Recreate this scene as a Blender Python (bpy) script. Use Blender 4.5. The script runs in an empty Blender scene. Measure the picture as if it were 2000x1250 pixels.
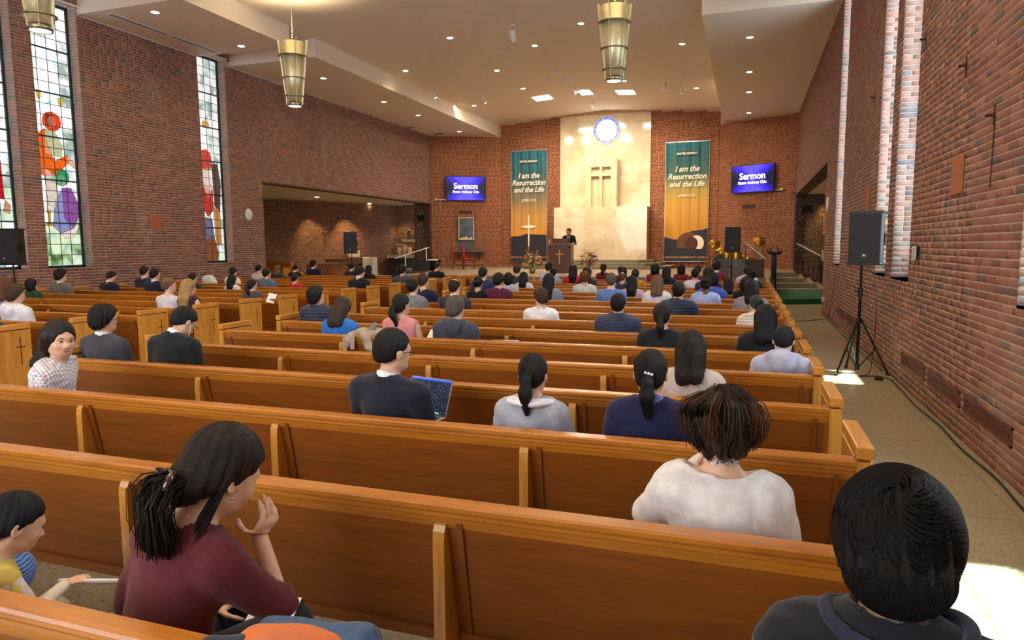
import bpy, math, random
import numpy as np
from mathutils import Vector, Matrix
random.seed(7); rng = np.random.default_rng(7)
PI = math.pi
S = bpy.context.scene
COL = S.collection

# ------------------------------------------------------------------ camera
F_PX, PITCH, ROLL, YAW, CAM_H = 1335.0, math.radians(6.2), math.radians(0.33), math.radians(18.9), 1.75
fw = np.array([-math.sin(YAW)*math.cos(PITCH), math.cos(YAW)*math.cos(PITCH), -math.sin(PITCH)])
r0 = np.array([math.cos(YAW), math.sin(YAW), 0.0]); u0 = np.cross(r0, fw)
rt = r0*math.cos(ROLL)-u0*math.sin(ROLL); up = u0*math.cos(ROLL)+r0*math.sin(ROLL)
camd = bpy.data.cameras.new('camera'); cam = bpy.data.objects.new('camera', camd); COL.objects.link(cam)
camd.sensor_width = 36; camd.lens = F_PX*36/2000; camd.clip_start = 0.05; camd.clip_end = 200
M = Matrix.Identity(4)
for i in range(3):
    M[i][0] = rt[i]; M[i][1] = up[i]; M[i][2] = -fw[i]
M[0][3], M[1][3], M[2][3] = 0, 0, CAM_H
cam.matrix_world = M
S.camera = cam
def ray(x, y): return fw+rt*(x-1000)/F_PX-up*(y-625)/F_PX
def onY(x, y, Y):
    d = ray(x, y); return np.array([0, 0, CAM_H])+d*Y/d[1]
def onZ(x, y, h):
    d = ray(x, y); return np.array([0, 0, CAM_H])+d*(h-CAM_H)/d[2]
def onX(x, y, X):
    d = ray(x, y); return np.array([0, 0, CAM_H])+d*X/d[0]
def depth_px(p):
    d = np.asarray(p, float)-np.array([0, 0, CAM_H]); z = d @ fw
    z1 = np.where(np.abs(z) < 1e-6, 1e-6, z)
    return 1000+F_PX*(d @ rt)/z1, 625-F_PX*(d @ up)/z1, z

# ------------------------------------------------------------------ colour management, world, sun, area lights
S.view_settings.view_transform = 'Standard'; S.view_settings.look = 'None'
S.view_settings.gamma = 1; S.view_settings.use_curve_mapping = False
S.view_settings.exposure = 1.14
S.cycles.use_denoising = True
S.cycles.max_bounces = 7; S.cycles.diffuse_bounces = 5; S.cycles.glossy_bounces = 3
S.cycles.transmission_bounces = 3; S.cycles.caustics_reflective = False; S.cycles.caustics_refractive = False
S.cycles.sample_clamp_indirect = 6
w = bpy.data.worlds.new('world'); S.world = w; w.use_nodes = True
w.node_tree.nodes['Background'].inputs[0].default_value = (0.62, 0.78, 1.0, 1)
w.node_tree.nodes['Background'].inputs[1].default_value = 1.2
def light(name, typ, loc, energy, color=(1, 1, 1), rot=(0, 0, 0), **kw):
    d = bpy.data.lights.new(name, typ); d.energy = energy; d.color = color
    for k, v in kw.items(): setattr(d, k, v)
    o = bpy.data.objects.new(name, d); o.location = loc; o.rotation_euler = rot; COL.objects.link(o)
    return o
def aim(o, target):
    d = Vector(target)-o.location; o.rotation_euler = d.to_track_quat('-Z', 'Y').to_euler()
sun = light('sun', 'SUN', (20, 10, 30), 22, (0.76, 1.0, 0.97), angle=math.radians(2.0))
aim(sun, (20-0.308*10, 10-0.02*10, 30-10))
# daylight entering through the big glazed entrance wall behind the camera
back_day = light('entrance_daylight', 'AREA', (-6.5, -4.6, 3.6), 330, (0.88, 0.93, 1.0), shape='RECTANGLE', size=11, size_y=5.0)
aim(back_day, (-6.5, 12, 3.2))
# daylight through each tall side window (just inside the glass)
def day(x, y, sgn, e):
    o = light('window_daylight', 'AREA', (x, y, 4.3), e, (0.72, 0.86, 1.0), shape='RECTANGLE', size=0.85, size_y=5.6)
    o.rotation_euler = (PI/2, 0, sgn*PI/2)
    return o
WIN_R = [(3.1, 4.3), (4.75, 5.85), (9.38, 10.47), (10.86, 11.85), (15.9, 17.07)]
WIN_L = [(9.62, 10.79), (11.22, 12.35), (16.03, 17.14)]
XL, XR, YB, YF, AX = -14.86, 1.86, -5.0, 31.05, -6.5
for a, b in WIN_R: day(XR+.30, (a+b)/2, 1, 34)
for a, b in WIN_L: day(XL-.30, (a+b)/2, -1, 50)

# ------------------------------------------------------------------ materials
MATS = {}
def new_mat(name):
    m = bpy.data.materials.new(name); m.use_nodes = True; nt = m.node_tree
    return m, nt, nt.nodes['Principled BSDF']
def N(nt, t, **kw):
    n = nt.nodes.new(t)
    for k, v in kw.items(): setattr(n, k, v)
    return n
def hexc(h):
    c = [int(h[i:i+2], 16)/255 for i in (0, 2, 4)]
    return tuple(x/12.92 if x <= .04045 else ((x+.055)/1.055)**2.4 for x in c)
def col(c):
    if isinstance(c, str): c = hexc(c)
    return (c[0], c[1], c[2], 1)
def ramp(nt, stops, fac=None):
    r = N(nt, 'ShaderNodeValToRGB'); e = r.color_ramp.elements
    while len(e) < len(stops): e.new(0.5)
    for k, (p, c) in enumerate(stops): e[k].position = p; e[k].color = col(c)
    if fac is not None: nt.links.new(fac, r.inputs[0])
    return r
def bump(nt, b, height, dist=0.002, strength=0.6):
    n = N(nt, 'ShaderNodeBump'); n.inputs['Strength'].default_value = strength; n.inputs['Distance'].default_value = dist
    nt.links.new(height, n.inputs['Height']); nt.links.new(n.outputs[0], b.inputs['Normal'])
def coords(nt, scale=(1, 1, 1), which='Object', rot=(0, 0, 0)):
    t = N(nt, 'ShaderNodeTexCoord'); m = N(nt, 'ShaderNodeMapping')
    m.inputs['Scale'].default_value = scale; m.inputs['Rotation'].default_value = rot
    nt.links.new(t.outputs[which], m.inputs[0]); return m.outputs[0]
def world_pos(nt, scale=(1, 1, 1)):
    g = N(nt, 'ShaderNodeNewGeometry'); m = N(nt, 'ShaderNodeMapping'); m.inputs['Scale'].default_value = scale
    nt.links.new(g.outputs['Position'], m.inputs[0]); return m.outputs[0]
def noise(nt, vec, scale=5, detail=4, rough=0.55, dist=0.0):
    n = N(nt, 'ShaderNodeTexNoise'); n.inputs['Scale'].default_value = scale; n.inputs['Detail'].default_value = detail
    n.inputs['Roughness'].default_value = rough; n.inputs['Distortion'].default_value = dist
    nt.links.new(vec, n.inputs['Vector']); return n.outputs['Fac']
def plain(name, c, rough=0.6, metal=0.0, var=0.10, nscale=8, bmp=0.0, bscale=60, spec=0.5, coat=0, emit=None, es=0):
    if name in MATS: return MATS[name]
    m, nt, b = new_mat(name); c = col(c)
    v = coords(nt); n = noise(nt, v, nscale)
    lo = tuple(x*(1-var) for x in c[:3]); hi = tuple(min(1, x*(1+var)) for x in c[:3])
    r = ramp(nt, [(0.3, lo), (0.7, hi)], n); nt.links.new(r.outputs[0], b.inputs['Base Color'])
    b.inputs['Roughness'].default_value = rough; b.inputs['Metallic'].default_value = metal
    b.inputs['Specular IOR Level'].default_value = spec
    if coat: b.inputs['Coat Weight'].default_value = coat; b.inputs['Coat Roughness'].default_value = .15
    if bmp: bump(nt, b, noise(nt, v, bscale, 3), bmp, .7)
    if emit is not None:
        b.inputs['Emission Color'].default_value = col(emit); b.inputs['Emission Strength'].default_value = es
    MATS[name] = m; return m
def emitter(name, c, s):
    if name in MATS: return MATS[name]
    m, nt, b = new_mat(name); b.inputs['Base Color'].default_value = col(c)
    b.inputs['Emission Color'].default_value = col(c); b.inputs['Emission Strength'].default_value = s
    MATS[name] = m; return m
def wood(name, dark, light_, axis=0, rough=0.32, coat=0.35, sc=1.0):
    if name in MATS: return MATS[name]
    m, nt, b = new_mat(name)
    s = [9*sc, 9*sc, 9*sc]; s[axis] = 0.9*sc
    v = world_pos(nt, tuple(s)); n1 = noise(nt, v, 1.6, 6, .62, 1.2)
    s2 = [90*sc]*3; s2[axis] = 3*sc
    n2 = noise(nt, world_pos(nt, tuple(s2)), 1.3, 3, .5)
    mx = N(nt, 'ShaderNodeMath', operation='MULTIPLY_ADD'); mx.inputs[1].default_value = 0.35
    nt.links.new(n2, mx.inputs[0]); nt.links.new(n1, mx.inputs[2])
    r = ramp(nt, [(0.42, dark), (0.60, tuple((a+b_)/2 for a, b_ in zip(col(dark)[:3], col(light_)[:3]))), (0.82, light_)], mx.outputs[0])
    nt.links.new(r.outputs[0], b.inputs['Base Color']); b.inputs['Roughness'].default_value = rough
    b.inputs['Coat Weight'].default_value = coat; b.inputs['Coat Roughness'].default_value = .18
    bump(nt, b, mx.outputs[0], .0006, .4)
    MATS[name] = m; return m
def brick_mat(name, stops, stain=0.35, stainc='c9b3a4'):
    if name in MATS: return MATS[name]
    m, nt, b = new_mat(name)
    a = N(nt, 'ShaderNodeAttribute', attribute_name='tone')
    r = ramp(nt, stops, a.outputs['Fac'])
    p = world_pos(nt); n = noise(nt, p, 30, 5, .6)
    mixd = N(nt, 'ShaderNodeMixRGB', blend_type='MULTIPLY'); mixd.inputs[0].default_value = .34
    rr = ramp(nt, [(0.3, (.55, .55, .55)), (0.7, (1.25, 1.2, 1.15))], n)
    nt.links.new(r.outputs[0], mixd.inputs[1]); nt.links.new(rr.outputs[0], mixd.inputs[2])
    n2 = noise(nt, p, .55, 5, .65, .6); rs = ramp(nt, [(.56, (0, 0, 0)), (.78, (stain, stain, stain))], n2)
    ms = N(nt, 'ShaderNodeMixRGB'); nt.links.new(rs.outputs[0], ms.inputs[0]); nt.links.new(mixd.outputs[0], ms.inputs[1])
    ms.inputs[2].default_value = col(stainc); nt.links.new(ms.outputs[0], b.inputs['Base Color'])
    b.inputs['Roughness'].default_value = .75; b.inputs['Specular IOR Level'].default_value = .35
    bump(nt, b, n, .003, .6)
    MATS[name] = m; return m

BR_STOPS = [(0.0, '6a5853'), (0.10, '74605a'), (0.16, '85594c'), (0.5, '8f5f50'), (0.8, '996856'), (1.0, 'a27160')]
M_BRICK = brick_mat('red_brick', BR_STOPS)
M_BRICKF = brick_mat('lamp_warmed_brick', [(0.0, '804a35'), (0.2, '8f5035'), (0.6, '9a583a'), (1.0, 'a56342')], .15)  # orange of the warm lamps put into the front brick's colour
M_BRICKJ = brick_mat('daylit_jamb_brick', [(0.0, '8a8486'), (0.2, 'a3958e'), (0.5, 'b08f82'), (1.0, 'bd9486')], .15)
M_BRICKD = brick_mat('dark_brick', [(0.0, '3a302c'), (0.5, '5a4236'), (1.0, '6a4c3a')], .12)
M_MORTAR = plain('mortar', 'c6b8aa', .9, var=.15, bmp=.002, bscale=120)
M_MORTARF = plain('mortar_warm', 'cfa684', .9, var=.15)
M_PLASTER = plain('plaster', 'e9ddcd', .85, var=.02, bmp=.0008, bscale=150)
M_OAK = wood('oak', '96540f', 'be7622', 0)
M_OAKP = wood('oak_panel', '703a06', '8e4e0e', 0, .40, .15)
M_OAKV = wood('oak_upright', 'a86a22', 'd0953f', 2)
M_OAKY = wood('oak_cap', 'ac6b1e', 'd6953f', 1)
M_OAKD = wood('oak_dark_trim', '6a380c', '864812', 2)  # darker oak of the stile mouldings and cap reveals
M_WALNUT = wood('walnut', '3c2213', '6b4024', 2, .35)
M_BLACK = plain('black_plastic', '0f1013', .42, var=.2, bmp=.0005, bscale=300)
M_BLACKM = plain('black_metal', '0c0c0e', .35, .4, var=.1)
M_WHITE = plain('white_paint', 'e6e6e6', .5, var=.03)
M_STEEL = plain('brushed_steel', 'b9bdc2', .3, .9, var=.08)
M_BRASS = plain('brushed_brass', 'ddd6b0', .38, .72, var=.12, nscale=20)
M_BRASSD = plain('antique_brass', 'a39c86', .3, 1.0, var=.12)
M_PAPER = plain('paper', 'eeeeee', .8, var=.02)
M_STONE = plain('limestone_step', '9a8466', .55, var=.12, nscale=3)
M_RISER = plain('grey_green_riser', '6f7565', .6, var=.12)
M_CARPET = plain('green_carpet', '1d5a3c', .95, var=.15, nscale=90, bmp=.004, bscale=400)
M_RED = plain('red_upholstery', 'a81c22', .7, var=.15, bmp=.001)
M_FRAME = plain('teal_window_frame', '16383c', .45, var=.12)
M_LEAD = plain('lead_bar', '20282a', .6, .3)
M_SLATE = plain('slate', '565a5a', .6, var=.25, nscale=4)
M_CABLE = plain('black_cable', '101010', .6)
M_DARK = plain('dark_void', '0a0806', .9)

def marble():
    m, nt, b = new_mat('cream_marble')
    p = world_pos(nt); n = noise(nt, p, 1.5, 8, .65, 1.5)
    oi = N(nt, 'ShaderNodeAttribute', attribute_name='tone')
    a = N(nt, 'ShaderNodeMath', operation='MULTIPLY_ADD'); a.inputs[1].default_value = .25
    nt.links.new(oi.outputs['Fac'], a.inputs[0]); nt.links.new(n, a.inputs[2])
    r = ramp(nt, [(.35, 'c9b28c'), (.6, 'd9c6a4'), (.85, 'e4d6ba')], a.outputs[0])
    nt.links.new(r.outputs[0], b.inputs['Base Color']); b.inputs['Roughness'].default_value = .10
    b.inputs['Coat Weight'].default_value = .3
    return m
M_MARBLE = marble()
def terrazzo():
    m, nt, b = new_mat('terrazzo')
    p = world_pos(nt)
    v = N(nt, 'ShaderNodeTexVoronoi'); v.inputs['Scale'].default_value = 75; nt.links.new(p, v.inputs['Vector'])
    r = ramp(nt, [(0.0, '5d5645'), (.12, '8f8566'), (.3, 'a89c7c'), (.8, 'b5a98a'), (1, 'c9bfa2')], v.outputs['Color'])
    n = noise(nt, p, 1.2, 4); mm = N(nt, 'ShaderNodeMixRGB', blend_type='MULTIPLY'); mm.inputs[0].default_value = .5
    rr = ramp(nt, [(.3, (.75, .75, .72)), (.7, (1.1, 1.1, 1.05))], n)
    nt.links.new(r.outputs[0], mm.inputs[1]); nt.links.new(rr.outputs[0], mm.inputs[2])
    nt.links.new(mm.outputs[0], b.inputs['Base Color']); b.inputs['Roughness'].default_value = .28
    return m
M_FLOOR = terrazzo()

# ------------------------------------------------------------------ mesh helpers
def set_props(o, label=None, cat=None, group=None, kind=None):
    if label: o['label'] = label
    if cat: o['category'] = cat
    if group: o['group'] = group
    if kind: o['kind'] = kind
    return o
def quick_mesh(name, V, Q, mat=None, smooth=False, tone=None, tone_name='tone'):
    """V (n,3); Q (m,4) quads, or list of polygons"""
    me = bpy.data.meshes.new(name)
    V = np.asarray(V, np.float32)
    if isinstance(Q, np.ndarray):
        k = Q.shape[1]
        me.vertices.add(len(V)); me.vertices.foreach_set('co', V.ravel())
        me.loops.add(Q.size); me.loops.foreach_set('vertex_index', Q.ravel().astype(np.int32))
        me.polygons.add(len(Q)); me.polygons.foreach_set('loop_start', np.arange(0, Q.size, k, dtype=np.int32))
        me.update(calc_edges=True)
    else:
        me.from_pydata([tuple(map(float, v)) for v in V], [], [tuple(map(int, f)) for f in Q]); me.update()
    if smooth: me.polygons.foreach_set('use_smooth', np.ones(len(me.polygons), bool))
    if tone is not None:
        a = me.attributes.new(tone_name, 'FLOAT', 'FACE'); a.data.foreach_set('value', np.asarray(tone, np.float32))
    if mat: me.materials.append(mat)
    return me
def link(name, me, parent=None, loc=None, **kw):
    o = bpy.data.objects.new(name, me); COL.objects.link(o)
    if parent: o.parent = parent
    if loc is not None: o.location = loc
    return set_props(o, **kw)
def empty(name, loc=(0, 0, 0), rz=0.0, label=None, cat=None, group=None, kind=None, parent=None):
    o = bpy.data.objects.new(name, None); o.location = loc; o.rotation_euler = (0, 0, rz); o.empty_display_size = .1
    COL.objects.link(o)
    if parent: o.parent = parent
    return set_props(o, label, cat, group, kind)
class MB:
    def __init__(s): s.v = []; s.f = []
    def add(s, V, F):
        n = len(s.v); s.v += [tuple(map(float, q)) for q in V]; s.f += [tuple(i+n for i in f) for f in F]; return s
    def box(s, x0, x1, y0, y1, z0, z1, bev=0.0):
        if x0 > x1: x0, x1 = x1, x0
        if y0 > y1: y0, y1 = y1, y0
        if z0 > z1: z0, z1 = z1, z0
        if bev:
            b = min(bev, (x1-x0)/2.2, (y1-y0)/2.2, (z1-z0)/2.2)
            return s.bevbox(x0, x1, y0, y1, z0, z1, b)
        V = [(x0, y0, z0), (x1, y0, z0), (x1, y1, z0), (x0, y1, z0), (x0, y0, z1), (x1, y0, z1), (x1, y1, z1), (x0, y1, z1)]
        return s.add(V, [(0, 3, 2, 1), (4, 5, 6, 7), (0, 1, 5, 4), (1, 2, 6, 5), (2, 3, 7, 6), (3, 0, 4, 7)])
    def bevbox(s, x0, x1, y0, y1, z0, z1, b):
        V = []; idx = {}
        X = (x0, x1); Y = (y0, y1); Z = (z0, z1); sg = (1, -1)
        for i in (0, 1):
            for j in (0, 1):
                for k in (0, 1):
                    idx[i, j, k, 0] = len(V); V.append((X[i], Y[j]+sg[j]*b, Z[k]+sg[k]*b))
                    idx[i, j, k, 1] = len(V); V.append((X[i]+sg[i]*b, Y[j], Z[k]+sg[k]*b))
                    idx[i, j, k, 2] = len(V); V.append((X[i]+sg[i]*b, Y[j]+sg[j]*b, Z[k]))
        F = []
        I = lambda i, j, k, a: idx[i, j, k, a]
        F += [(I(0, 0, 0, 0), I(0, 0, 1, 0), I(0, 1, 1, 0), I(0, 1, 0, 0)), (I(1, 0, 0, 0), I(1, 1, 0, 0), I(1, 1, 1, 0), I(1, 0, 1, 0))]
        F += [(I(0, 0, 0, 1), I(1, 0, 0, 1), I(1, 0, 1, 1), I(0, 0, 1, 1)), (I(0, 1, 0, 1), I(0, 1, 1, 1), I(1, 1, 1, 1), I(1, 1, 0, 1))]
        F += [(I(0, 0, 0, 2), I(0, 1, 0, 2), I(1, 1, 0, 2), I(1, 0, 0, 2)), (I(0, 0, 1, 2), I(1, 0, 1, 2), I(1, 1, 1, 2), I(0, 1, 1, 2))]
        for i in (0, 1):
            for j in (0, 1):
                F.append((I(i, j, 0, 0), I(i, j, 1, 0), I(i, j, 1, 1), I(i, j, 0, 1)) if (i+j) % 2 else (I(i, j, 0, 0), I(i, j, 0, 1), I(i, j, 1, 1), I(i, j, 1, 0)))
            for k in (0, 1):
                F.append((I(i, 0, k, 0), I(i, 1, k, 0), I(i, 1, k, 2), I(i, 0, k, 2)) if (i+k) % 2 == 0 else (I(i, 0, k, 0), I(i, 0, k, 2), I(i, 1, k, 2), I(i, 1, k, 0)))
        for j in (0, 1):
            for k in (0, 1):
                F.append((I(0, j, k, 1), I(1, j, k, 1), I(1, j, k, 2), I(0, j, k, 2)) if (j+k) % 2 else (I(0, j, k, 1), I(0, j, k, 2), I(1, j, k, 2), I(1, j, k, 1)))
        for i in (0, 1):
            for j in (0, 1):
                for k in (0, 1):
                    t = (I(i, j, k, 0), I(i, j, k, 1), I(i, j, k, 2))
                    F.append(t if (i+j+k) % 2 else t[::-1])
        return s.add(V, F)
    def prism(s, poly, a, b, axis=0):
        """poly 2D points; extruded along axis from a to b. axis 0: pts=(y,z); 1: (x,z); 2: (x,y)"""
        n = len(poly)
        def P(p, t):
            return {0: (t, p[0], p[1]), 1: (p[0], t, p[1]), 2: (p[0], p[1], t)}[axis]
        V = [P(p, a) for p in poly]+[P(p, b) for p in poly]
        F = [tuple(range(n))[::-1], tuple(range(n, 2*n))]
        F += [(i, (i+1) % n, (i+1) % n+n, i+n) for i in range(n)]
        return s.add(V, F)
    def tube(s, pts, r, n=8, cap=True):
        pts = [Vector(p) for p in pts]; rs = r if isinstance(r, (list, tuple)) else [r]*len(pts)
        V = []; F = []; ref = Vector((0, 0, 1))
        for i, p in enumerate(pts):
            t = (pts[min(i+1, len(pts)-1)]-pts[max(i-1, 0)])
            t = t.normalized() if t.length > 1e-9 else Vector((0, 0, 1))
            if abs(t.dot(ref)) > .95: ref = Vector((1, 0, 0)) if abs(t.x) < .9 else Vector((0, 1, 0))
            a = t.cross(ref).normalized(); b = t.cross(a).normalized()
            for k in range(n):
                an = 2*PI*k/n; V.append(p+(a*math.cos(an)+b*math.sin(an))*rs[i])
        for i in range(len(pts)-1):
            for k in range(n): F.append((i*n+k, i*n+(k+1) % n, (i+1)*n+(k+1) % n, (i+1)*n+k))
        if cap: F.append(tuple(range(n))[::-1]); F.append(tuple(range((len(pts)-1)*n, len(pts)*n)))
        return s.add(V, F)
    def lathe(s, prof, c=(0, 0, 0), n=24, closed=False):
        V = []; F = []; m = len(prof)
        for k in range(n):
            a = 2*PI*k/n
            for r, z in prof: V.append((c[0]+r*math.cos(a), c[1]+r*math.sin(a), c[2]+z))
        for k in range(n):
            for i in range(m if closed else m-1):
                j = (i+1) % m
                F.append((k*m+i, ((k+1) % n)*m+i, ((k+1) % n)*m+j, k*m+j))
        return s.add(V, F)
    def sphere(s, c, r, n=10, m=6):
        r = r if isinstance(r, (tuple, list)) else (r, r, r)
        V = [(c[0], c[1], c[2]-r[2])]; F = []
        for i in range(1, m):
            a = -PI/2+PI*i/m
            for k in range(n):
                b = 2*PI*k/n; V.append((c[0]+r[0]*math.cos(a)*math.cos(b), c[1]+r[1]*math.cos(a)*math.sin(b), c[2]+r[2]*math.sin(a)))
        V.append((c[0], c[1], c[2]+r[2]))
        for k in range(n): F.append((0, 1+(k+1) % n, 1+k)); F.append((len(V)-1, 1+(m-2)*n+k, 1+(m-2)*n+(k+1) % n))
        for i in range(m-2):
            for k in range(n): F.append((1+i*n+k, 1+i*n+(k+1) % n, 1+(i+1)*n+(k+1) % n, 1+(i+1)*n+k))
        return s.add(V, F)
    def mesh(s, name, mat, smooth=False):
        me = quick_mesh(name, s.v, s.f, mat, smooth); return me
    def obj(s, name, mat, parent=None, smooth=False, loc=None, rot=None, **kw):
        o = link(name, s.mesh(name, mat, smooth), parent, loc, **kw)
        if rot: o.rotation_euler = rot
        return o
def box(name, mat, *a, parent=None, bev=0, **kw): return MB().box(*a, bev=bev).obj(name, mat, parent, **kw)
def text_obj(name, body, size, mat, parent, loc, rot=(PI/2, 0, 0), align='CENTER', shear=0, ext=.002, xs=1.0, bold=0):
    c = bpy.data.curves.new(name, 'FONT'); c.body = body; c.size = size; c.align_x = align; c.align_y = 'CENTER'; c.shear = shear
    c.extrude = ext; c.offset = bold; c.resolution_u = 3
    t = bpy.data.objects.new(name, c); COL.objects.link(t)
    dg = bpy.context.evaluated_depsgraph_get(); me = bpy.data.meshes.new_from_object(t.evaluated_get(dg))
    bpy.data.objects.remove(t); me.materials.clear(); me.materials.append(mat)
    o = link(name, me, parent, loc); o.rotation_euler = rot; o.scale = (xs, 1, 1); return o

# ------------------------------------------------------------------ brick walls
CH, BH, JT = 0.0677, 0.0562, 0.0115
def brick_rows(u0, u1, z0, z1, holes=(), top=None, relief=False):
    out = []; i = 0; z = z0+JT/2
    while z+BH <= z1+1e-6:
        zt = z+BH; ivs = [(u0, u1)]
        for (a, b, c, d) in holes:
            if zt > c+.01 and z < d-.01:
                nv = []
                for (p, q) in ivs:
                    if b <= p or a >= q: nv.append((p, q)); continue
                    if a-p > .03: nv.append((p, a))
                    if q-b > .03: nv.append((b, q))
                ivs = nv
        u = u0-.2-(.1065 if i % 2 else 0); row = []
        while u < u1:
            L = .203 if rng.random() < .86 else .0965
            row.append((u, u+L)); u += L+JT
        for (p, q) in ivs:
            cl = [[max(a, p), min(b, q)] for (a, b) in row if min(b, q)-max(a, p) > .002]
            if len(cl) > 1 and cl[0][1]-cl[0][0] < .055: cl[1][0] = cl[0][0]; cl.pop(0)
            if len(cl) > 1 and cl[-1][1]-cl[-1][0] < .055: cl[-2][1] = cl[-1][1]; cl.pop()
            if cl: cl[0][0] = max(p, p if cl[0][0]-p < .03 else cl[0][0]); cl[-1][1] = q if q-cl[-1][1] < .03 else cl[-1][1]
            out += [(a, b, z, zt) for a, b in cl]
        z += CH; i += 1
    return np.array(out)
UNIT_BRICK = {}
def brick_wall(parent, mat, org, ud, nd, rows, n_single=300, proud=.0045, relief=0):
    org = np.array(org, float); ud = np.array(ud, float); nd = np.array(nd, float); zd = np.array([0, 0, 1.])
    n = len(rows); tone = rng.random(n); tone = np.where(rng.random(n) < .07, rng.random(n)*.12, .16+tone*.84)
    pr = proud+rng.normal(0, .0012, n).clip(-.003, .003)
    if relief:
        uc = (rows[:, 0]+rows[:, 1])/2
        ph = (uc/1.12) % 1; crs = np.round(rows[:, 2]/CH)
        pr = np.where((ph < .10) & (crs % 2 == 0), pr+relief, pr)
    cen = org+ud*((rows[:, 0]+rows[:, 1])/2)[:, None]+zd*((rows[:, 2]+rows[:, 3])/2)[:, None]
    px, py, dz = depth_px(cen)
    area = (rows[:, 1]-rows[:, 0])*np.abs((cen-np.array([0, 0, CAM_H]))@nd)/np.maximum(dz, .1)**3
    vis = (px > -20) & (px < 2020) & (py > -20) & (py < 1270) & (dz > .3)
    sc = np.where(vis, area, 0)
    single = np.zeros(n, bool)
    if n_single: single[np.argsort(-sc)[:n_single]] = True; single &= sc > 0
    def corners(a, b, c, d, p):
        base = org-nd*.012
        return np.stack([base+ud*a[:, None]+zd*c[:, None], base+ud*b[:, None]+zd*c[:, None], base+ud*b[:, None]+zd*d[:, None], base+ud*a[:, None]+zd*d[:, None],
                         org+nd*p[:, None]+ud*a[:, None]+zd*c[:, None], org+nd*p[:, None]+ud*b[:, None]+zd*c[:, None],
                         org+nd*p[:, None]+ud*b[:, None]+zd*d[:, None], org+nd*p[:, None]+ud*a[:, None]+zd*d[:, None]], 1)
    Fq = np.array([(4, 5, 6, 7), (0, 1, 5, 4), (1, 2, 6, 5), (2, 3, 7, 6), (3, 0, 4, 7)])
    if np.dot(np.cross(ud, zd), nd) < 0: Fq = Fq[:, ::-1]
    R = rows[~single]; V = corners(R[:, 0], R[:, 1], R[:, 2], R[:, 3], pr[~single]).reshape(-1, 3)
    m = len(R); Q = (Fq[None]+8*np.arange(m)[:, None, None]).reshape(-1, 4)
    me = quick_mesh('brick', V, Q, mat, tone=np.repeat(tone[~single], 5))
    link('brick', me, parent, kind='stuff')
    # single bricks: shared unit meshes, scaled
    ang = math.atan2(ud[1], ud[0])
    for k in np.where(single)[0]:
        tb = int(tone[k]*15); flip = np.dot(np.cross(ud, zd), nd) < 0
        key = (mat.name, tb, flip)
        if key not in UNIT_BRICK:
            sy = 1 if flip else -1
            Vu = np.array([(0, 0, 0), (1, 0, 0), (1, 0, 1), (0, 0, 1), (0, sy, 0), (1, sy, 0), (1, sy, 1), (0, sy, 1)], float)
            Fu = np.array([(4, 5, 6, 7), (0, 1, 5, 4), (1, 2, 6, 5), (2, 3, 7, 6), (3, 0, 4, 7)])
            if flip: Fu = Fu[:, ::-1]
            UNIT_BRICK[key] = quick_mesh('brick', Vu, Fu, mat, tone=np.full(5, (tb+.5)/15))
        o = bpy.data.objects.new('brick', UNIT_BRICK[key]); COL.objects.link(o); o.parent = parent
        o.location = org-nd*.012+ud*rows[k, 0]+zd*rows[k, 2]
        o.rotation_euler = (0, 0, ang); o.scale = (rows[k, 1]-rows[k, 0], .012+pr[k], rows[k, 3]-rows[k, 2])
def slab_with_holes(mb, X0, X1, y0, y1, z0, z1, holes):
    """vertical slab between X0..X1 thick, with rectangular holes (ya,yb,za,zb)"""
    ys = sorted({y0, y1}|{h[0] for h in holes}|{h[1] for h in holes}); zs = sorted({z0, z1}|{h[2] for h in holes}|{h[3] for h in holes})
    for a, b in zip(ys, ys[1:]):
        run = None
        for c, d in zip(zs, zs[1:]):
            ins = any(a >= h[0]-1e-6 and b <= h[1]+1e-6 and c >= h[2]-1e-6 and d <= h[3]+1e-6 for h in holes)
            if not ins: mb.box(X0, X1, a, b, c, d)
# ================================================================== THE SETTING
SILL, WTOP, PLZ = 1.30, 7.28, 0.70
# floor: terrazzo tiles, joints recessed
TL = .914; X0T, Y0T = 1.70-20*TL, 4.96-11*TL
fl = box('floor', plain('joint_grey', '38342a', .8), XL-6.5, XR+4, YB, YF+2, -.12, -.006, kind='structure')
tiles = []
for i in range(-1, 24):
    for j in range(-1, 42):
        x, y = X0T+i*TL, Y0T+j*TL
        x1, y1 = min(x+TL, XR+.02), min(y+TL, YF)
        x, y = max(x, XL), max(y, YB)
        if x1-x > .03 and y1-y > .03: tiles.append((x, x1, y, y1))
def tile_sc(t):
    cx, cy = (t[0]+t[1])/2, (t[2]+t[3])/2
    px, py, dz = depth_px((cx, cy, 0)); 
    if dz < .3: return 0
    return (1/dz**2 if -150 < px < 2150 and 300 < py < 1500 else 0)*(50 if cx > .3 else 1)
tiles.sort(key=tile_sc, reverse=True)
for k, t in enumerate(tiles[:110]):
    if tile_sc(t) > 0: box('floor_tile', M_FLOOR, t[0]+.0025, t[1]-.0025, t[2]+.0025, t[3]-.0025, -.006, 0, parent=fl)
mb = MB()
for t in [q for k, q in enumerate(tiles) if k >= 110 or tile_sc(q) <= 0]: mb.box(t[0]+.0025, t[1]-.0025, t[2]+.0025, t[3]-.0025, -.006, 0)
mb.obj('floor_tile', M_FLOOR, fl, kind='stuff')
# alcove floors
box('alcove_floor', M_FLOOR, XL-6.5, XL, 18, YF+2, -.006, 0, parent=fl); box('alcove_floor', M_FLOOR, XR, XR+4, 19, YF+2, -.006, 0, parent=fl)

def gz(x): return 8.05-.069*abs(x-AX)
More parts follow.
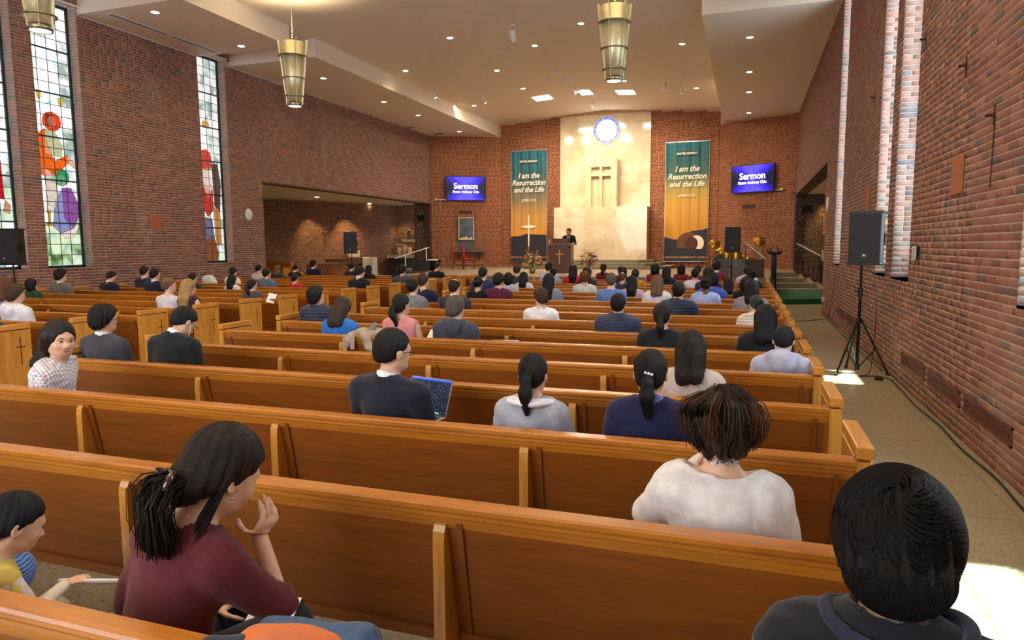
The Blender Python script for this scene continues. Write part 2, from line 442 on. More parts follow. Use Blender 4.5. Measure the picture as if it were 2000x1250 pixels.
# main gabled ceiling
mb = MB()
for s in (-1, 1):
    xa = AX; xb = XL-.5 if s < 0 else XR+.5
    V = []
    for y in (YB, 33.0):
        for x in (xa, xb):
            for dz in (0, .2): V.append((x, y, gz(x)+dz))
    mb.add(V, [(0, 2, 6, 4), (1, 5, 7, 3), (0, 4, 5, 1), (2, 3, 7, 6), (0, 1, 3, 2), (4, 6, 7, 5)])
ceil = mb.obj('ceiling', M_PLASTER, kind='structure')
# lowered side soffits, interrupted by a raised slot in front of every window bay
def soffit(x0, x1, a, b):
    V = [(x, y, z) for y in (a, b) for x in (x0, x1) for z in (7.15, gz(x)+.02)]
    o = MB().add(V, [(0, 4, 6, 2), (1, 3, 7, 5), (0, 1, 5, 4), (2, 6, 7, 3), (0, 2, 3, 1), (4, 5, 7, 6)]).obj('soffit', M_PLASTER, ceil)
    return o
for a, b in [(YB, 9.3), (12.40, 16.2), (17.35, 32.7)]: soffit(XL, -11.85, a, b)
for a, b in [(YB, 2.9), (6.0, 9.2), (12.1, 15.75), (17.4, 32.7)]: soffit(-1.17, XR, a, b)

# left wall
OPL = (18.6, YF, -.1, 3.85)
wl = [(a, b, SILL, WTOP) for a, b in WIN_L]+[OPL]
mb = MB(); slab_with_holes(mb, XL-.42, XL, YB, YF+.4, 0, 8.2, wl)
wall_left = mb.obj('wall_left', M_MORTAR, kind='structure')
rows = brick_rows(7.0, YF, 0, 7.16, wl); brick_wall(wall_left, M_BRICK, (XL, 0, 0), (0, 1, 0), (1, 0, 0), rows, 300)
rows = np.concatenate([brick_rows(a-.05, b+.05, 7.13, 7.5, [(a, b, SILL, WTOP)]) for a, b in [(9.3, 12.45), (16.2, 17.35)]])
brick_wall(wall_left, M_BRICK, (XL, 0, 0), (0, 1, 0), (1, 0, 0), rows, 0)
# right wall
OPR = (19.1, YF, -.1, 3.80)
wr = [(a, b, SILL, WTOP) for a, b in WIN_R]
VENTS_R = [(a, b, .27, .42) for a, b in [(4.25, 5.45), (5.72, 6.88), (7.02, 8.18), (8.32, 9.5), (13.2, 14.5), (14.75, 15.95)]]
mb = MB(); slab_with_holes(mb, XR, XR+.42, YB, YF+.4, 0, 8.2, wr+[OPR])
wall_right = mb.obj('wall_right', M_MORTAR, kind='structure')
rows = brick_rows(1.5, YF, 0, 7.16, wr+VENTS_R+[OPR]); brick_wall(wall_right, M_BRICK, (XR, 0, 0), (0, 1, 0), (-1, 0, 0), rows, 300)
# window jambs with daylight put into a paler brick colour, and brick sills
for side, X, wins, par in ((-1, XL, WIN_L, wall_left), (1, XR, WIN_R, wall_right)):
    for a, b in wins:
        if b < 5 and side > 0 and b < 4.5: pass
        r = brick_rows(0, .34, SILL, WTOP)
        brick_wall(par, M_BRICKJ, (X, b, 0), (side, 0, 0), (0, -1, 0), r, 0, proud=.004)
        brick_wall(par, M_BRICKJ, (X, a, 0), (side, 0, 0), (0, 1, 0), r, 0, proud=.004)
# heating grilles in the right wall
for k, (a, b, c, d) in enumerate(VENTS_R):
    names = ['nearest', 'second nearest', 'third nearest', 'fourth nearest, just before the speaker stand', 'fifth, beyond the speaker stand', 'farthest']
    g = empty('wall_grille', (XR, (a+b)/2, c), label=f'brown louvred air grille low in the right wall, {names[k]}', cat='vent', group='air grilles along the right wall')
    h = (b-a)/2; mc = plain('grille_brown', '6b3a30', .5, var=.1)
    mb = MB(); mb.box(-.012, .0, -h, h, 0, .018).box(-.012, .0, -h, h, d-c-.018, d-c).box(-.012, 0, -h, -h+.02, 0, d-c).box(-.012, 0, h-.02, h, 0, d-c).box(-.012, 0, -.01, .01, 0, d-c)
    mb.obj('frame', mc, g)
    box('backing', M_DARK, -.001, .004, -h, h, 0, d-c, parent=g)
    for q in range(6): 
        s = MB().box(-.009, -.001, -h+.02, h-.02, .022+q*.019, .032+q*.019).obj('slat', mc, g)

# windows: frame, muntins, glass panes one by one
def pane_mat(name, stops, strength, sc=2.0):
    m, nt, b = new_mat(name)
    p = world_pos(nt, (1, sc, sc*.8)); n = noise(nt, p, 1.3, 4, .6, .4)
    a = N(nt, 'ShaderNodeObjectInfo'); ad = N(nt, 'ShaderNodeMath', operation='MULTIPLY_ADD')
    ad.inputs[1].default_value = .22; nt.links.new(a.outputs['Random'], ad.inputs[0]); nt.links.new(n, ad.inputs[2])
    r = ramp(nt, stops, ad.outputs[0])
    nt.links.new(r.outputs[0], b.inputs['Emission Color']); b.inputs['Emission Strength'].default_value = strength
    nt.links.new(r.outputs[0], b.inputs['Base Color']); b.inputs['Roughness'].default_value = .35
    return m
G_SKY = pane_mat('glass_sky', [(.38, '6f9c9a'), (.5, 'b6d4dc'), (.62, 'ffffff'), (.75, 'dfe9ff')], .66)
G_PALE = pane_mat('glass_pale', [(.35, '5d7574'), (.5, '9fb4ae'), (.62, 'dfe2e6'), (.8, 'f6f0f2')], .40)
G_GREEN = pane_mat('glass_green', [(.4, '3f5a34'), (.52, '7d9a66'), (.62, 'a4c6ae'), (.8, 'cfe0c0')], .42)
G_CLEAR = None
m, nt, b = new_mat('glass_clear'); tr = N(nt, 'ShaderNodeBsdfTransparent'); nt.links.new(tr.outputs[0], nt.nodes['Material Output'].inputs[0]); G_CLEAR = m
def lerp(a, b, t): return a+(b-a)*t
def window(n, side, a, b, style, clear=False):
    Xg = (XL-.31) if side < 0 else (XR+.33); s = -side   # s: into the room
    root = empty(f'window_{n}', (Xg, a, SILL), kind='structure')
    W, H = b-a, WTOP-SILL
    fr = .055
    mb = MB(); t0, t1 = (0, .05)
    bx = lambda m_, y0, y1, z0, z1, d0=0, d1=.05: m_.box(min(s*d0, s*d1), max(s*d0, s*d1), y0, y1, z0, z1)
    bx(mb, 0, fr, 0, H); bx(mb, W-fr, W, 0, H); bx(mb, 0, W, 0, fr); bx(mb, 0, W, H-fr, H)
    secs = 6; sh = (H-2*fr)/secs
    for k in range(1, secs): bx(mb, fr, W-fr, fr+k*sh-.016, fr+k*sh+.016)
    mb.obj('window_frame', M_FRAME, root)
    pw = (W-2*fr)/4; ph = sh/4
    mb = MB()
    for i in range(1, 4): bx(mb, fr+i*pw-.007, fr+i*pw+.007, fr, H-fr, .005, .022)
    for k in range(1, secs*4):
        if k % 4: bx(mb, fr, W-fr, fr+k*ph-.007, fr+k*ph+.007, .005, .022)
    mb.obj('muntin', M_LEAD, root)
    me_cache = {}
    for k in range(secs*4):
        for i in range(4):
            z = k*ph
            if style == 'white': mt = G_GREEN if k < 4 else (G_SKY if rng.random() < .82 and i < 3 else G_PALE)
            elif style == 'pale': mt = G_GREEN if (k < 9 and rng.random() < .35) else G_PALE
            else: mt = G_SKY
            if clear and 4 <= k <= 9: mt = G_CLEAR
            if mt not in me_cache:
                me_cache[mt] = MB().box(-.004, .004, .003, pw-.003, .003, ph-.003).mesh('pane', mt)
            o = bpy.data.objects.new('pane', me_cache[mt]); COL.objects.link(o); o.parent = root
            o.location = (s*.012, fr+i*pw, fr+k*ph)
    # white plaster head of the recess
    mb = MB(); bx(mb, -.02, W+.02, H, H+.03, -.1, .4); mb.obj('recess_head', M_PLASTER, root)
    mb = MB(); bx(mb, 0, W, -.03, 0.0, -.1, .33); mb.obj('recess_sill', plain('sill_brick', 'b08070', .6), root)  # sill colour lightened in place of daylight falling on it
    return root, W, H, s
def glass_col(name, c, e=.26):
    return plain('glass_'+name, c, .3, var=.25, nscale=14, emit=c, es=e)
def figure(root, W, H, s, polys):
    for (name, c, pts) in polys:
        zmax = s*.0185
        P = [(u*W, v) for u, v in pts]
        mb = MB().prism(P, s*.0165, s*.0165+s*.003, 0); o = mb.obj('coloured_glass', glass_col(name, c), root)
        # leading round the piece
        ctr = [(zmax, p[0], p[1]) for p in P]; ctr.append(ctr[0])
        mbl = MB().tube(ctr, .0045, 4, cap=False)
        if len(P) < 12 and len(P) > 4:      # fold lines inside the drapery
            cx_ = sum(p[0] for p in P)/len(P); cz_ = sum(p[1] for p in P)/len(P)
            for j in range(0, len(P), 2):
                q = P[j]; mbl.tube([(zmax, cx_*.65+q[0]*.35+.015*((j % 4)-1), cz_*.75+q[1]*.25), (zmax, cx_*.3+q[0]*.7, cz_*.35+q[1]*.65+.02), (zmax, q[0], q[1])], .0028, 3, cap=False)
        mbl.obj('lead_came', M_LEAD, root)
def circ(cx, cz, rx, rz, n=14, a0=0, a1=2*PI): return [(cx+rx*math.cos(a0+(a1-a0)*k/n), cz+rz*math.sin(a0+(a1-a0)*k/n)) for k in range(n)]
def wz(z): return z-SILL
nwin = 1
r_, W, H, s = window(1, -1, *WIN_L[0], 'pale'); figure(r_, W, H, s, [
    ('crimson', 'a8121c', [(.35, 1.6), (.82, 1.5), (.8, 2.3), (.74, 3.0), (.62, 3.35), (.45, 3.1), (.4, 2.4)]),
    ('flesh', 'b88a6a', [(.78, 1.25), (.9, 1.2), (.92, 1.38), (.83, 1.5)]), ('violet', '7a5a8a', [(.1, 1.4), (.35, 1.5), (.4, 2.5), (.2, 2.6)])])
r_, W, H, s = window(2, -1, *WIN_L[1], 'white')
figure(r_, W, H, s, [
    ('halo_orange', 'd8461c', circ(.50, 3.34, .20, .215)), ('face', 'b9a48c', circ(.50, 3.32, .105, .145)), ('beard', '4a3a34', circ(.42, 3.36, .055, .14, 10)),
    ('robe_green', 'b9c3a0', [(.34, 3.15), (.56, 3.12), (.70, 2.80), (.66, 2.55), (.30, 2.6)]),
    ('mantle_orange', 'e0661c', [(.10, 2.95), (.34, 3.17), (.36, 2.85), (.50, 2.45), (.78, 2.62), (.80, 2.45), (.52, 2.12), (.22, 2.10), (.08, 2.35)]),
    ('robe_cream', 'd9d2c6', [(.24, 2.30), (.5, 2.12), (.52, 1.75), (.46, 1.38), (.30, 1.42)]), ('arm', 'd9b08a', [(.78, 2.62), (.98, 2.38), (.96, 2.3), (.76, 2.48)]),
    ('halo_green', '1f9a68', circ(.60, 2.10, .19, .20)), ('face_two', 'c9b6a4', circ(.62, 2.02, .10, .14)),
    ('mantle_violet', '8a52a0', [(.62, 1.85), (.82, 1.86), (.94, 1.55), (.95, 1.2), (.80, .95), (.62, 1.15)]),
    ('robe_blue', '8a90c8', [(.45, 1.55), (.62, 1.85), (.64, 1.2), (.80, .92), (.52, .80), (.36, .95)]),
    ('hem_white', 'e6ddd8', [(.52, .80), (.82, .92), (1.0-.06, 1.15), (.93, .95), (.8, .7), (.62, .68)]),
    ('goblet_gold', 'c8962c', [(.26, 1.32), (.34, 1.32), (.32, 1.05), (.40, .97), (.2, .97), (.28, 1.05)]),
    ('shield_gold', 'd8c04a', [(.22, 3.95), (.32, 3.95), (.31, 3.84), (.27, 3.78), (.23, 3.84)]), ('shield_gold', 'd8c04a', [(.66, 3.9), (.78, 3.9), (.77, 3.76), (.72, 3.70), (.67, 3.76)])])
r_, W, H, s = window(3, -1, *WIN_L[2], 'pale')
figure(r_, W, H, s, [
    ('halo_red', 'd03a20', circ(.42, 3.02, .22, .30)), ('face_three', '9a7a72', circ(.44, 3.0, .12, .19)),
    ('robe_cream', 'd9d2c6', [(.2, 2.75), (.5, 2.8), (.62, 2.2), (.45, 1.9), (.25, 2.3)]),
    ('mantle_red', 'b23020', [(.14, 2.55), (.3, 2.3), (.5, 2.1), (.62, 2.2), (.6, 1.55), (.4, 1.35), (.2, 1.7)]),
    ('wing_dark', '5a4638', [(.62, 2.9), (.84, 2.95), (.92, 2.3), (.85, 1.5), (.66, 1.7)]), ('robe_amber', 'b98a4a', [(.6, 1.7), (.85, 1.5), (.86, .55), (.66, .5)]),
    ('robe_slate', '6a6a8c', [(.2, 1.35), (.55, 1.3), (.6, .75), (.25, .6)]), ('rock_brown', '7a4a2c', [(.22, .62), (.58, .8), (.72, .3), (.68, .0), (.45, -.28), (.22, .0)]),
    ('crown_gold', 'd09a2a', [(.36, 4.05), (.40, 4.16), (.44, 4.08), (.48, 4.2), (.52, 4.08), (.56, 4.16), (.60, 4.05), (.58, 3.94), (.38, 3.94)])])
for i, (a, b) in enumerate(WIN_R): window(4+i, 1, a, b, 'white', clear=i in (0, 2))

# entrance wall behind the camera, glazed
mb = MB(); slab = [(-13.5, .5, 1.0, 6.2)]
wall_back = MB().box(XL, XR, YB-.3, YB, 0, 1.0).box(XL, XR, YB-.3, YB, 6.2, 8.2).box(XL, -12.2, YB-.3, YB, 1, 6.2).box(-.8, XR, YB-.3, YB, 1, 6.2).obj('wall_back', M_BRICKF, kind='structure')
wb = empty('window_9', (-6.5, YB-.1, 1.0), kind='structure')
mb = MB()
for k in range(9): mb.box(-5.7+k*1.425-.04, -5.7+k*1.425+.04, -.05, .05, 0, 5.2)
for k in range(6): mb.box(-5.7, 5.7, -.05, .05, k*1.04-.03, k*1.04+.03)
mb.obj('window_frame', M_FRAME, wb)
for i in range(8):
    for k in range(5): box('pane', G_SKY, -5.7+i*1.425+.04, -5.7+(i+1)*1.425-.04, -.005, .005, k*1.04+.03, (k+1)*1.04-.03, parent=wb)

# front wall: brick centre with marble, angled brick wings
FY = 32.70
wall_front = MB().box(-11.72, -1.28, FY, FY+.4, 0, 8.2).obj('wall_front', M_MORTARF, kind='structure')
mhole = [(-8.66, -4.34, 0, 9)]
def trimtop(rows, f): return rows[rows[:, 3] <= np.array([f(u) for u in (rows[:, 0]+rows[:, 1])/2])]
rows = trimtop(brick_rows(-11.72, -1.28, PLZ, 7.95, mhole), lambda u: gz(u)+.0)
brick_wall(wall_front, M_BRICKF, (0, FY, 0), (1, 0, 0), (0, -1, 0), rows, 0, relief=.012)
L = math.hypot(3.14, 1.65)
for nm, p0, ud, nd in (('wall_front_left', (XL, YF), (3.14/L, 1.65/L), (1.65/L, -3.14/L)), ('wall_front_right', (-1.28, FY), (3.14/L, -1.65/L), (-1.65/L, -3.14/L))):
    a = np.array([*p0, 0.]); u = np.array([*ud, 0.]); n_ = np.array([*nd, 0.])
    c = [a, a+u*L, a+u*L-n_*.3, a-n_*.3]
    o = MB().prism([(q[0], q[1]) for q in c], 0, 8.0, 2).obj(nm, M_MORTARF, kind='structure')
    brick_wall(o, M_BRICKF, (*p0, 0), u, n_, brick_rows(0, L, .0, 7.16), 0, relief=.008)
# lintels over side openings
box('trim_1', plain('lintel_brown', '5e4636', .8), XL-.42, XL+.004, 18.6, YF, 3.82, 3.86, kind='structure')
box('trim_2', MATS['lintel_brown'], XR-.004, XR+.42, 19.1, YF, 3.78, 3.82, kind='structure')

# marble: tall slab, block and cross monument
mar = empty('marble_reredos', (AX, 32.655, PLZ), label='tall cream marble panel wall rising behind the altar', cat='wall panel')
cols_ = 5; wdt = 4.32/cols_
for r in range(11):
    z0 = 2.8+r*.46-PLZ; z1 = min(z0+.46, 8.2-PLZ)
    off = (r % 2)*.5
    e = sorted({0., 4.32}|{min(max((i+off)*wdt, 0), 4.32) for i in range(-1, cols_+1)})
    for p, q in zip(e, e[1:]):
        xa, xb = AX-2.16+p, AX-2.16+q
        za = min(z1, gz((xa))-PLZ-.002); zb = min(z1, gz(xb)-PLZ-.002)
        if min(za, zb) <= z0+.02: continue
        me = MB().prism([(p-2.16+.001, z0+.001), (q-2.16-.001, z0+.001), (q-2.16-.001, zb-.001), (p-2.16+.001, za-.001)], -.02, .035, 1).mesh('marble_slab', M_MARBLE)
        a_ = me.attributes.new('tone', 'FLOAT', 'FACE'); a_.data.foreach_set('value', np.full(len(me.polygons), rng.random(), np.float32))
        link('marble_slab', me, mar)
blk = empty('marble_altar_wall', (AX, 31.55, 1.08), label='low wide cream marble altar wall behind the lectern', cat='altar wall')
nx, nz = 9, 5; bw, bh = 4.36/nx, 2.44/nz
for i in range(nx):
    for k in range(nz):
        w0 = 1; 
        me = MB().box(-2.18+i*bw+.001, -2.18+(i+1)*bw-.001, 0, .04, k*bh+.001, (k+1)*bh-.001).mesh('marble_slab', M_MARBLE)
        a_ = me.attributes.new('tone', 'FLOAT', 'FACE'); a_.data.foreach_set('value', np.full(len(me.polygons), rng.random(), np.float32))
        link('marble_slab', me, blk)
me = MB().box(-2.17, 2.17, .04, 1.07, 0, 2.43).mesh('core', M_MARBLE); link('core', me, blk)
mon = MB()
# slab with four openings forming a cross: bars as boxes, back plate recessed
x0, x1, zt, zb = -.75, .75, 5.72-3.52, 0
mon = empty('marble_cross_monument', (AX-.03, 31.95, 3.53), label='freestanding marble monument with a recessed cross shape', cat='monument')
mb = MB(); mb.box(x0, -.46, 0, .2, 0, zt, bev=.01).box(.46, x1, 0, .2, 0, zt, bev=.01).box(-.46, .46, 0, .2, zt-.36, zt, bev=.0)
mb.box(-.065, .065, 0, .2, 0, zt-.36).box(-.46, -.065, 0, .2, zt-.36-.42, zt-.36-.28).box(.065, .46, 0, .2, zt-.36-.42, zt-.36-.28)
mb.obj('cross_front', M_MARBLE, mon); box('backing_block', M_MARBLE, x0, x1, .2, .67, 0, zt, parent=mon)
# rose window
rose = empty('window_10', (-6.42, 32.62, 7.13), kind='structure')
ring = [(.60, -.03), (.64, -.03), (.64, .03), (.60, .03)]
mb = MB(); mb.lathe(ring, n=40, closed=True); o = mb.obj('window_frame', M_WHITE, rose, smooth=True); o.rotation_euler = (PI/2, 0, 0)
gw = emitter('rose_glass_white', (1, 1, 1), 1.6); gb = emitter('rose_glass_blue', hexc('3f66e8'), .55); gv = emitter('rose_glass_violet', hexc('6f74ea'), .55); gl = emitter('rose_glass_pale', hexc('9cc8ff'), .7)
MB().prism(circ(0, 0, .45, .45, 32), -.01, .0, 1).obj('pane', gw, rose)
for k in range(32):
    a0, a1 = 2*PI*(k+.08)/32, 2*PI*(k+.92)/32
    rin = .45+.04*rng.random()
    for (ra, rb, mt) in ((rin, .52, gl if k % 2 else gv), (.525, .597, gb if k % 3 else gv)):
        MB().prism([(ra*math.cos(a0), ra*math.sin(a0)), (rb*math.cos(a0), rb*math.sin(a0)), (rb*math.cos(a1), rb*math.sin(a1)), (ra*math.cos(a1), ra*math.sin(a1))], -.012, .0, 1).obj('pane', mt, rose)

# platform with steps
plat = empty('platform', (0, 0, 0), kind='structure')
def stp(name, poly, z0, z1, parent=plat, top=M_STONE, side=M_RISER):
    MB().prism(poly, z0, z1-.03, 2).obj('riser', side, parent); 
    MB().prism(poly, z1-.03, z1, 2).obj('tread', top, parent)
PLY = 22.7
for k in range(4):
    z1 = PLZ-.175*k; y = PLY-.36*k; z0 = z1-.175 if k < 3 else 0
    stp('s', [(-12.2+.0*k, y), (-.9, y), (-.9, 33), (-12.2, 33)] if k == 0 else [(-12.2, y), (-.9, y), (-.9, y+.36), (-12.2, y+.36)], 0 if k == 0 else z0, z1)
stp('s', [(-12.2, 26.0), (-12.2, 33), (-15.6, 33), (-15.6, 28.6)], 0, PLZ); 
stp('s', [(-.9, PLY), (.8, PLY), (1.0, 27.5), (1.75, 27.6), (1.86, 31), (1.86, 33), (-.9, 33)], 0, PLZ)
for k, (yy, x1) in enumerate([(26.95, 2.1), (26.45, 2.42), (25.95, 2.75)]):
    z1 = PLZ-.175*(k+1); stp('s', [(.9, yy), (x1-.1, yy+.1), (x1+.1, 31.0), (1.7, 31.0), (1.7, 27.6), (.95, 27.4)], 0, z1)
MB().prism([(.93, 21.3), (3.6, 22.6), (4.9, 31), (.93, 31)], 0, .15, 2).obj('green_carpet', M_CARPET, plat)
for k in range(3):   # octagonal altar steps
    z1 = PLZ+.13*(k+1); e = 3.35-.42*k; y = 29.6+.5*k
    stp('s', [(AX-e+.6, y), (AX+e-.6, y), (AX+e, y+.8), (AX+e, 32.7), (AX-e, 32.7), (AX-e, y+.8)], PLZ, z1)

# side chapels behind the low openings
def tall_wall(name, p, q, z1, mat, mort, z0=0, holes=()):
    p = np.array([*p, 0.]); q = np.array([*q, 0.]); d = q-p; L_ = np.linalg.norm(d); u = d/L_; n_ = np.array([u[1], -u[0], 0])
    mid = (p+q)/2
    if n_ @ (np.array([AX, 22, 0])-mid) < 0: n_ = -n_
    o = MB().prism([tuple(c[:2]) for c in (p, q, q-n_*.2, p-n_*.2)], z0, z1, 2).obj(name, mort, kind='structure')
    brick_wall(o, mat, (*p[:2], 0), u, n_, brick_rows(0, L_, z0, z1, holes), 0)
    return o
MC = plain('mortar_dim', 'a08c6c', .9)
tall_wall('wall_chapel_left', (-21.2, 22.85), (-17.6, 29.0), 3.85, M_BRICK, MC)
tall_wall('wall_chapel_niche', (-17.6, 29.0), (-17.0, 31.6), 3.85, M_BRICK, MC)
tall_wall('wall_chapel_end', (-17.0, 31.6), (-15.7, 31.75), 3.85, M_BRICK, MC)
tall_wall('wall_pier_left', (-15.75, 31.05), (-14.86, 31.05), 3.86, M_BRICKD, MC)
tall_wall('wall_chapel_south', (-21.2, 22.85), (-21.2, 18.2), 3.85, M_BRICK, MC)
MB().prism([(-21.6, 18.2), (XL-.42, 18.2), (XL-.42, 32), (-17.3, 32), (-18, 29), (-21.6, 23)], 3.85, 3.95, 2).obj('ceiling_chapel_left', M_PLASTER, kind='structure')
box('wall_chapel_west', MC, -21.4, XL-.42, 18.0, 18.2, 0, 3.95, kind='structure')
tall_wall('wall_pier_right', (1.86, 31.05), (2.95, 31.05), 3.8, M_BRICKD, MC)
tall_wall('wall_chapel_right', (2.9, 31.6), (5.4, 31.6), 3.8, M_BRICKF, MC)
tall_wall('wall_chapel_east', (5.2, 18.5), (5.2, 31.6), 3.8, M_BRICK, MC)
MB().prism([(XR+.42, 18.5), (5.4, 18.5), (5.4, 32), (XR, 32), (XR+.42, 31)], 3.8, 3.9, 2).obj('ceiling_chapel_right', M_PLASTER, kind='structure')
box('wall_chapel_end_right', MC, XR+.42, 5.3, 18.8, 19.1, 0, 3.9, kind='structure')
# ================================================================== LIGHT FITTINGS
WARM = hexc('ffe2b8')
M_LAMP = emitter('lamp_glow', hexc('fff0d0'), 14)
dl_mesh = None
def downlight(x, y, z, label, group, e=42, tilt=0.0, r=.085):
    g = empty('downlight', (x, y, z), label=label, cat='ceiling light', group=group)
    if not hasattr(downlight, 'm'):
        mb = MB(); mb.lathe([(r, 0), (r+.022, 0), (r+.02, -.008), (r, -.006)], n=20, closed=True); a = mb.mesh('trim_ring', M_WHITE, True)
        mb = MB(); mb.prism(circ(0, 0, r, r, 20), -.004, .0, 2); b = mb.mesh('lens', M_LAMP)
        downlight.m = (a, b)
    for nm, me in zip(('trim_ring', 'lens'), downlight.m): link(nm, me, g)
    g.rotation_euler = (0, tilt, 0)
    if e: light('downlight_lamp', 'SPOT', (x, y, z-.03), e, WARM, spot_size=math.radians(125), spot_blend=.8, shadow_soft_size=.08)
ORD = ['nearest', 'second', 'third', 'fourth', 'fifth', 'sixth', 'seventh']
def rows_of(x, ys, zf, name, tilt=0, e=42):
    for k, y in enumerate(ys):
        downlight(x, y, zf(x)-.002, f'round recessed downlight, {ORD[k]} along the {name}', 'recessed ceiling downlights', e, tilt)
TI = math.atan(.069)
rows_of(-11.23, [21.7, 27.95], gz, 'left edge row of the high ceiling', -TI)
rows_of(-8.54, [19.4, 23.46, 26.45], gz, 'row left of the ceiling ridge', -TI)
rows_of(-6.55, [21.5, 28.9], gz, 'row on the ceiling ridge', 0)
rows_of(-4.57, [19.45, 23.5, 26.6], gz, 'row right of the ceiling ridge', TI)
rows_of(-2.02, [21.8, 27.95], gz, 'right edge row of the high ceiling', TI)
rows_of(-13.07, [12.9, 15.75, 19.55, 23.45, 26.3, 30.6], lambda x: 7.15, 'left lowered soffit', 0, 30)
rows_of(-.09, [19.65, 23.5, 26.5, 30.6], lambda x: 7.15, 'right lowered soffit', 0, 30)
NMD = {(-8.5, 6): 'left of the ridge, farther', (-4.5, 6): 'right of the ridge, farther', (-8.5, 1): 'left of the ridge, beside the camera', (-4.5, 1): 'right of the ridge, beside the camera', (-6.5, 12.5): 'on the ridge', (-.1, 8): 'in the right soffit'}
for x, y in [(-8.5, 6), (-4.5, 6), (-8.5, 1), (-4.5, 1), (-6.5, 12.5), (-.1, 8)]:   # further nave lights, above the frame
    downlight(x, y, (gz(x) if x < -1.2 else 7.15)-.002, f'recessed downlight above the rear pews {NMD[(x, y)]}', 'recessed ceiling downlights', 55)
# bright square skylight panels near the altar
M_SKYP = emitter('skylight_glow', (1, .98, .93), 16)
for k, (x, y) in enumerate([(-8.31, 28.4), (-6.62, 28.55), (-4.85, 28.6)]):
    g = empty('ceiling_panel', (x, y, gz(x)-.003), label=f'bright square ceiling light panel near the altar, {["left", "middle", "right"][k]} of three', cat='ceiling light', group='square light panels over the altar')
    MB().box(-.36, .36, -.42, .42, -.006, 0).obj('lens', M_SKYP, g)
    MB().box(-.39, -.36, -.45, .45, -.014, 0).box(.36, .39, -.45, .45, -.014, 0).box(-.36, .36, -.45, -.42, -.014, 0).box(-.36, .36, .42, .45, -.014, 0).obj('trim_ring', M_WHITE, g)
    g.rotation_euler = (0, -TI if x < -7 else (TI if x > -6 else 0), 0)
    light('ceiling_panel_lamp', 'AREA', (x, y, gz(x)-.06), 70, (1, .9, .72), shape='RECTANGLE', size=.7, size_y=.8)
# track spots
SP = [(-6.54, 19.3, 'large white spotlight nearest, left of the right pendant', (-6.5, 25.5, 1.5), 1.5),
      (-11.5, 24.57, 'white spotlight hanging close to the left soffit face', (-9, 28, .8), 1), (-10.25, 26.6, 'white spotlight left of the leftmost light panel', (-6.5, 31, 2), 1),
      (-6.61, 24.24, 'white spotlight nearer of the pair on the ridge', (-6.5, 31, 3), 1), (-6.58, 25.6, 'white spotlight farther of the pair on the ridge', (-6.5, 32, 6), 1),
      (-6.65, 27.4, 'white spotlight overlapping the middle light panel', (-6.5, 32, 5), 1), (-3.08, 26.85, 'white spotlight left of the pair at the right', (-6.4, 31, 2.5), 1),
      (-2.51, 27.4, 'white spotlight right of the pair at the right', (-2.5, 32, 2), 1), (-6.62, 30.4, 'small white spotlight directly above the round window', (-6.45, 32.6, 6.3), 1)]
for x, y, lb, tg, sc in SP:
    z = gz(x)
    g = empty('spotlight', (x, y, z), label=lb, cat='spotlight', group='ceiling spotlights')
    MB().lathe([(0, 0), (.05, 0), (.05, -.03), (0, -.03)], n=14).obj('mount', M_WHITE, g, True)
    MB().tube([(0, 0, -.03), (0, 0, -.14*sc)], .012, 8).obj('stem', M_STEEL, g)
    d = (Vector(tg)-Vector((x, y, z-.2))).normalized(); d.z = min(d.z, -.55); d.normalize(); d.x *= .6; d.y *= .6; d.normalize()
    c = Vector((0, 0, -.17*sc)); r = .062*sc; hl = .13*sc
    MB().tube([c-d*hl*.6, c+d*hl], [r, r], 16).obj('housing', M_WHITE, g)
    MB().tube([c+d*hl*.99, c+d*(hl*1.0+.004)], [r*.82, r*.82], 16).obj('lens', M_LAMP, g)
    s = light('spotlight_lamp', 'SPOT', Vector((x, y, z))+c+d*(hl+.03), 75, (1, .80, .52), spot_size=math.radians(48), spot_blend=.6, shadow_soft_size=.05); aim(s, tg)
for x, tx, e in ((-9.6, -9.5, 230), (-6.5, -6.5, 70), (-8.6, -5.9, 260), (-3.4, -3.4, 230), (-11.8, -13, 150), (-1.2, .4, 170)):   # added spots without fittings, brightening the altar wall and casting the monument's shadow
    s = light('altar_fill_spot', 'SPOT', (x, 27.2, 7.6), e, (1, .74, .42), spot_size=math.radians(62), spot_blend=.9, shadow_soft_size=.15); aim(s, (tx, 32.6, 4.4))
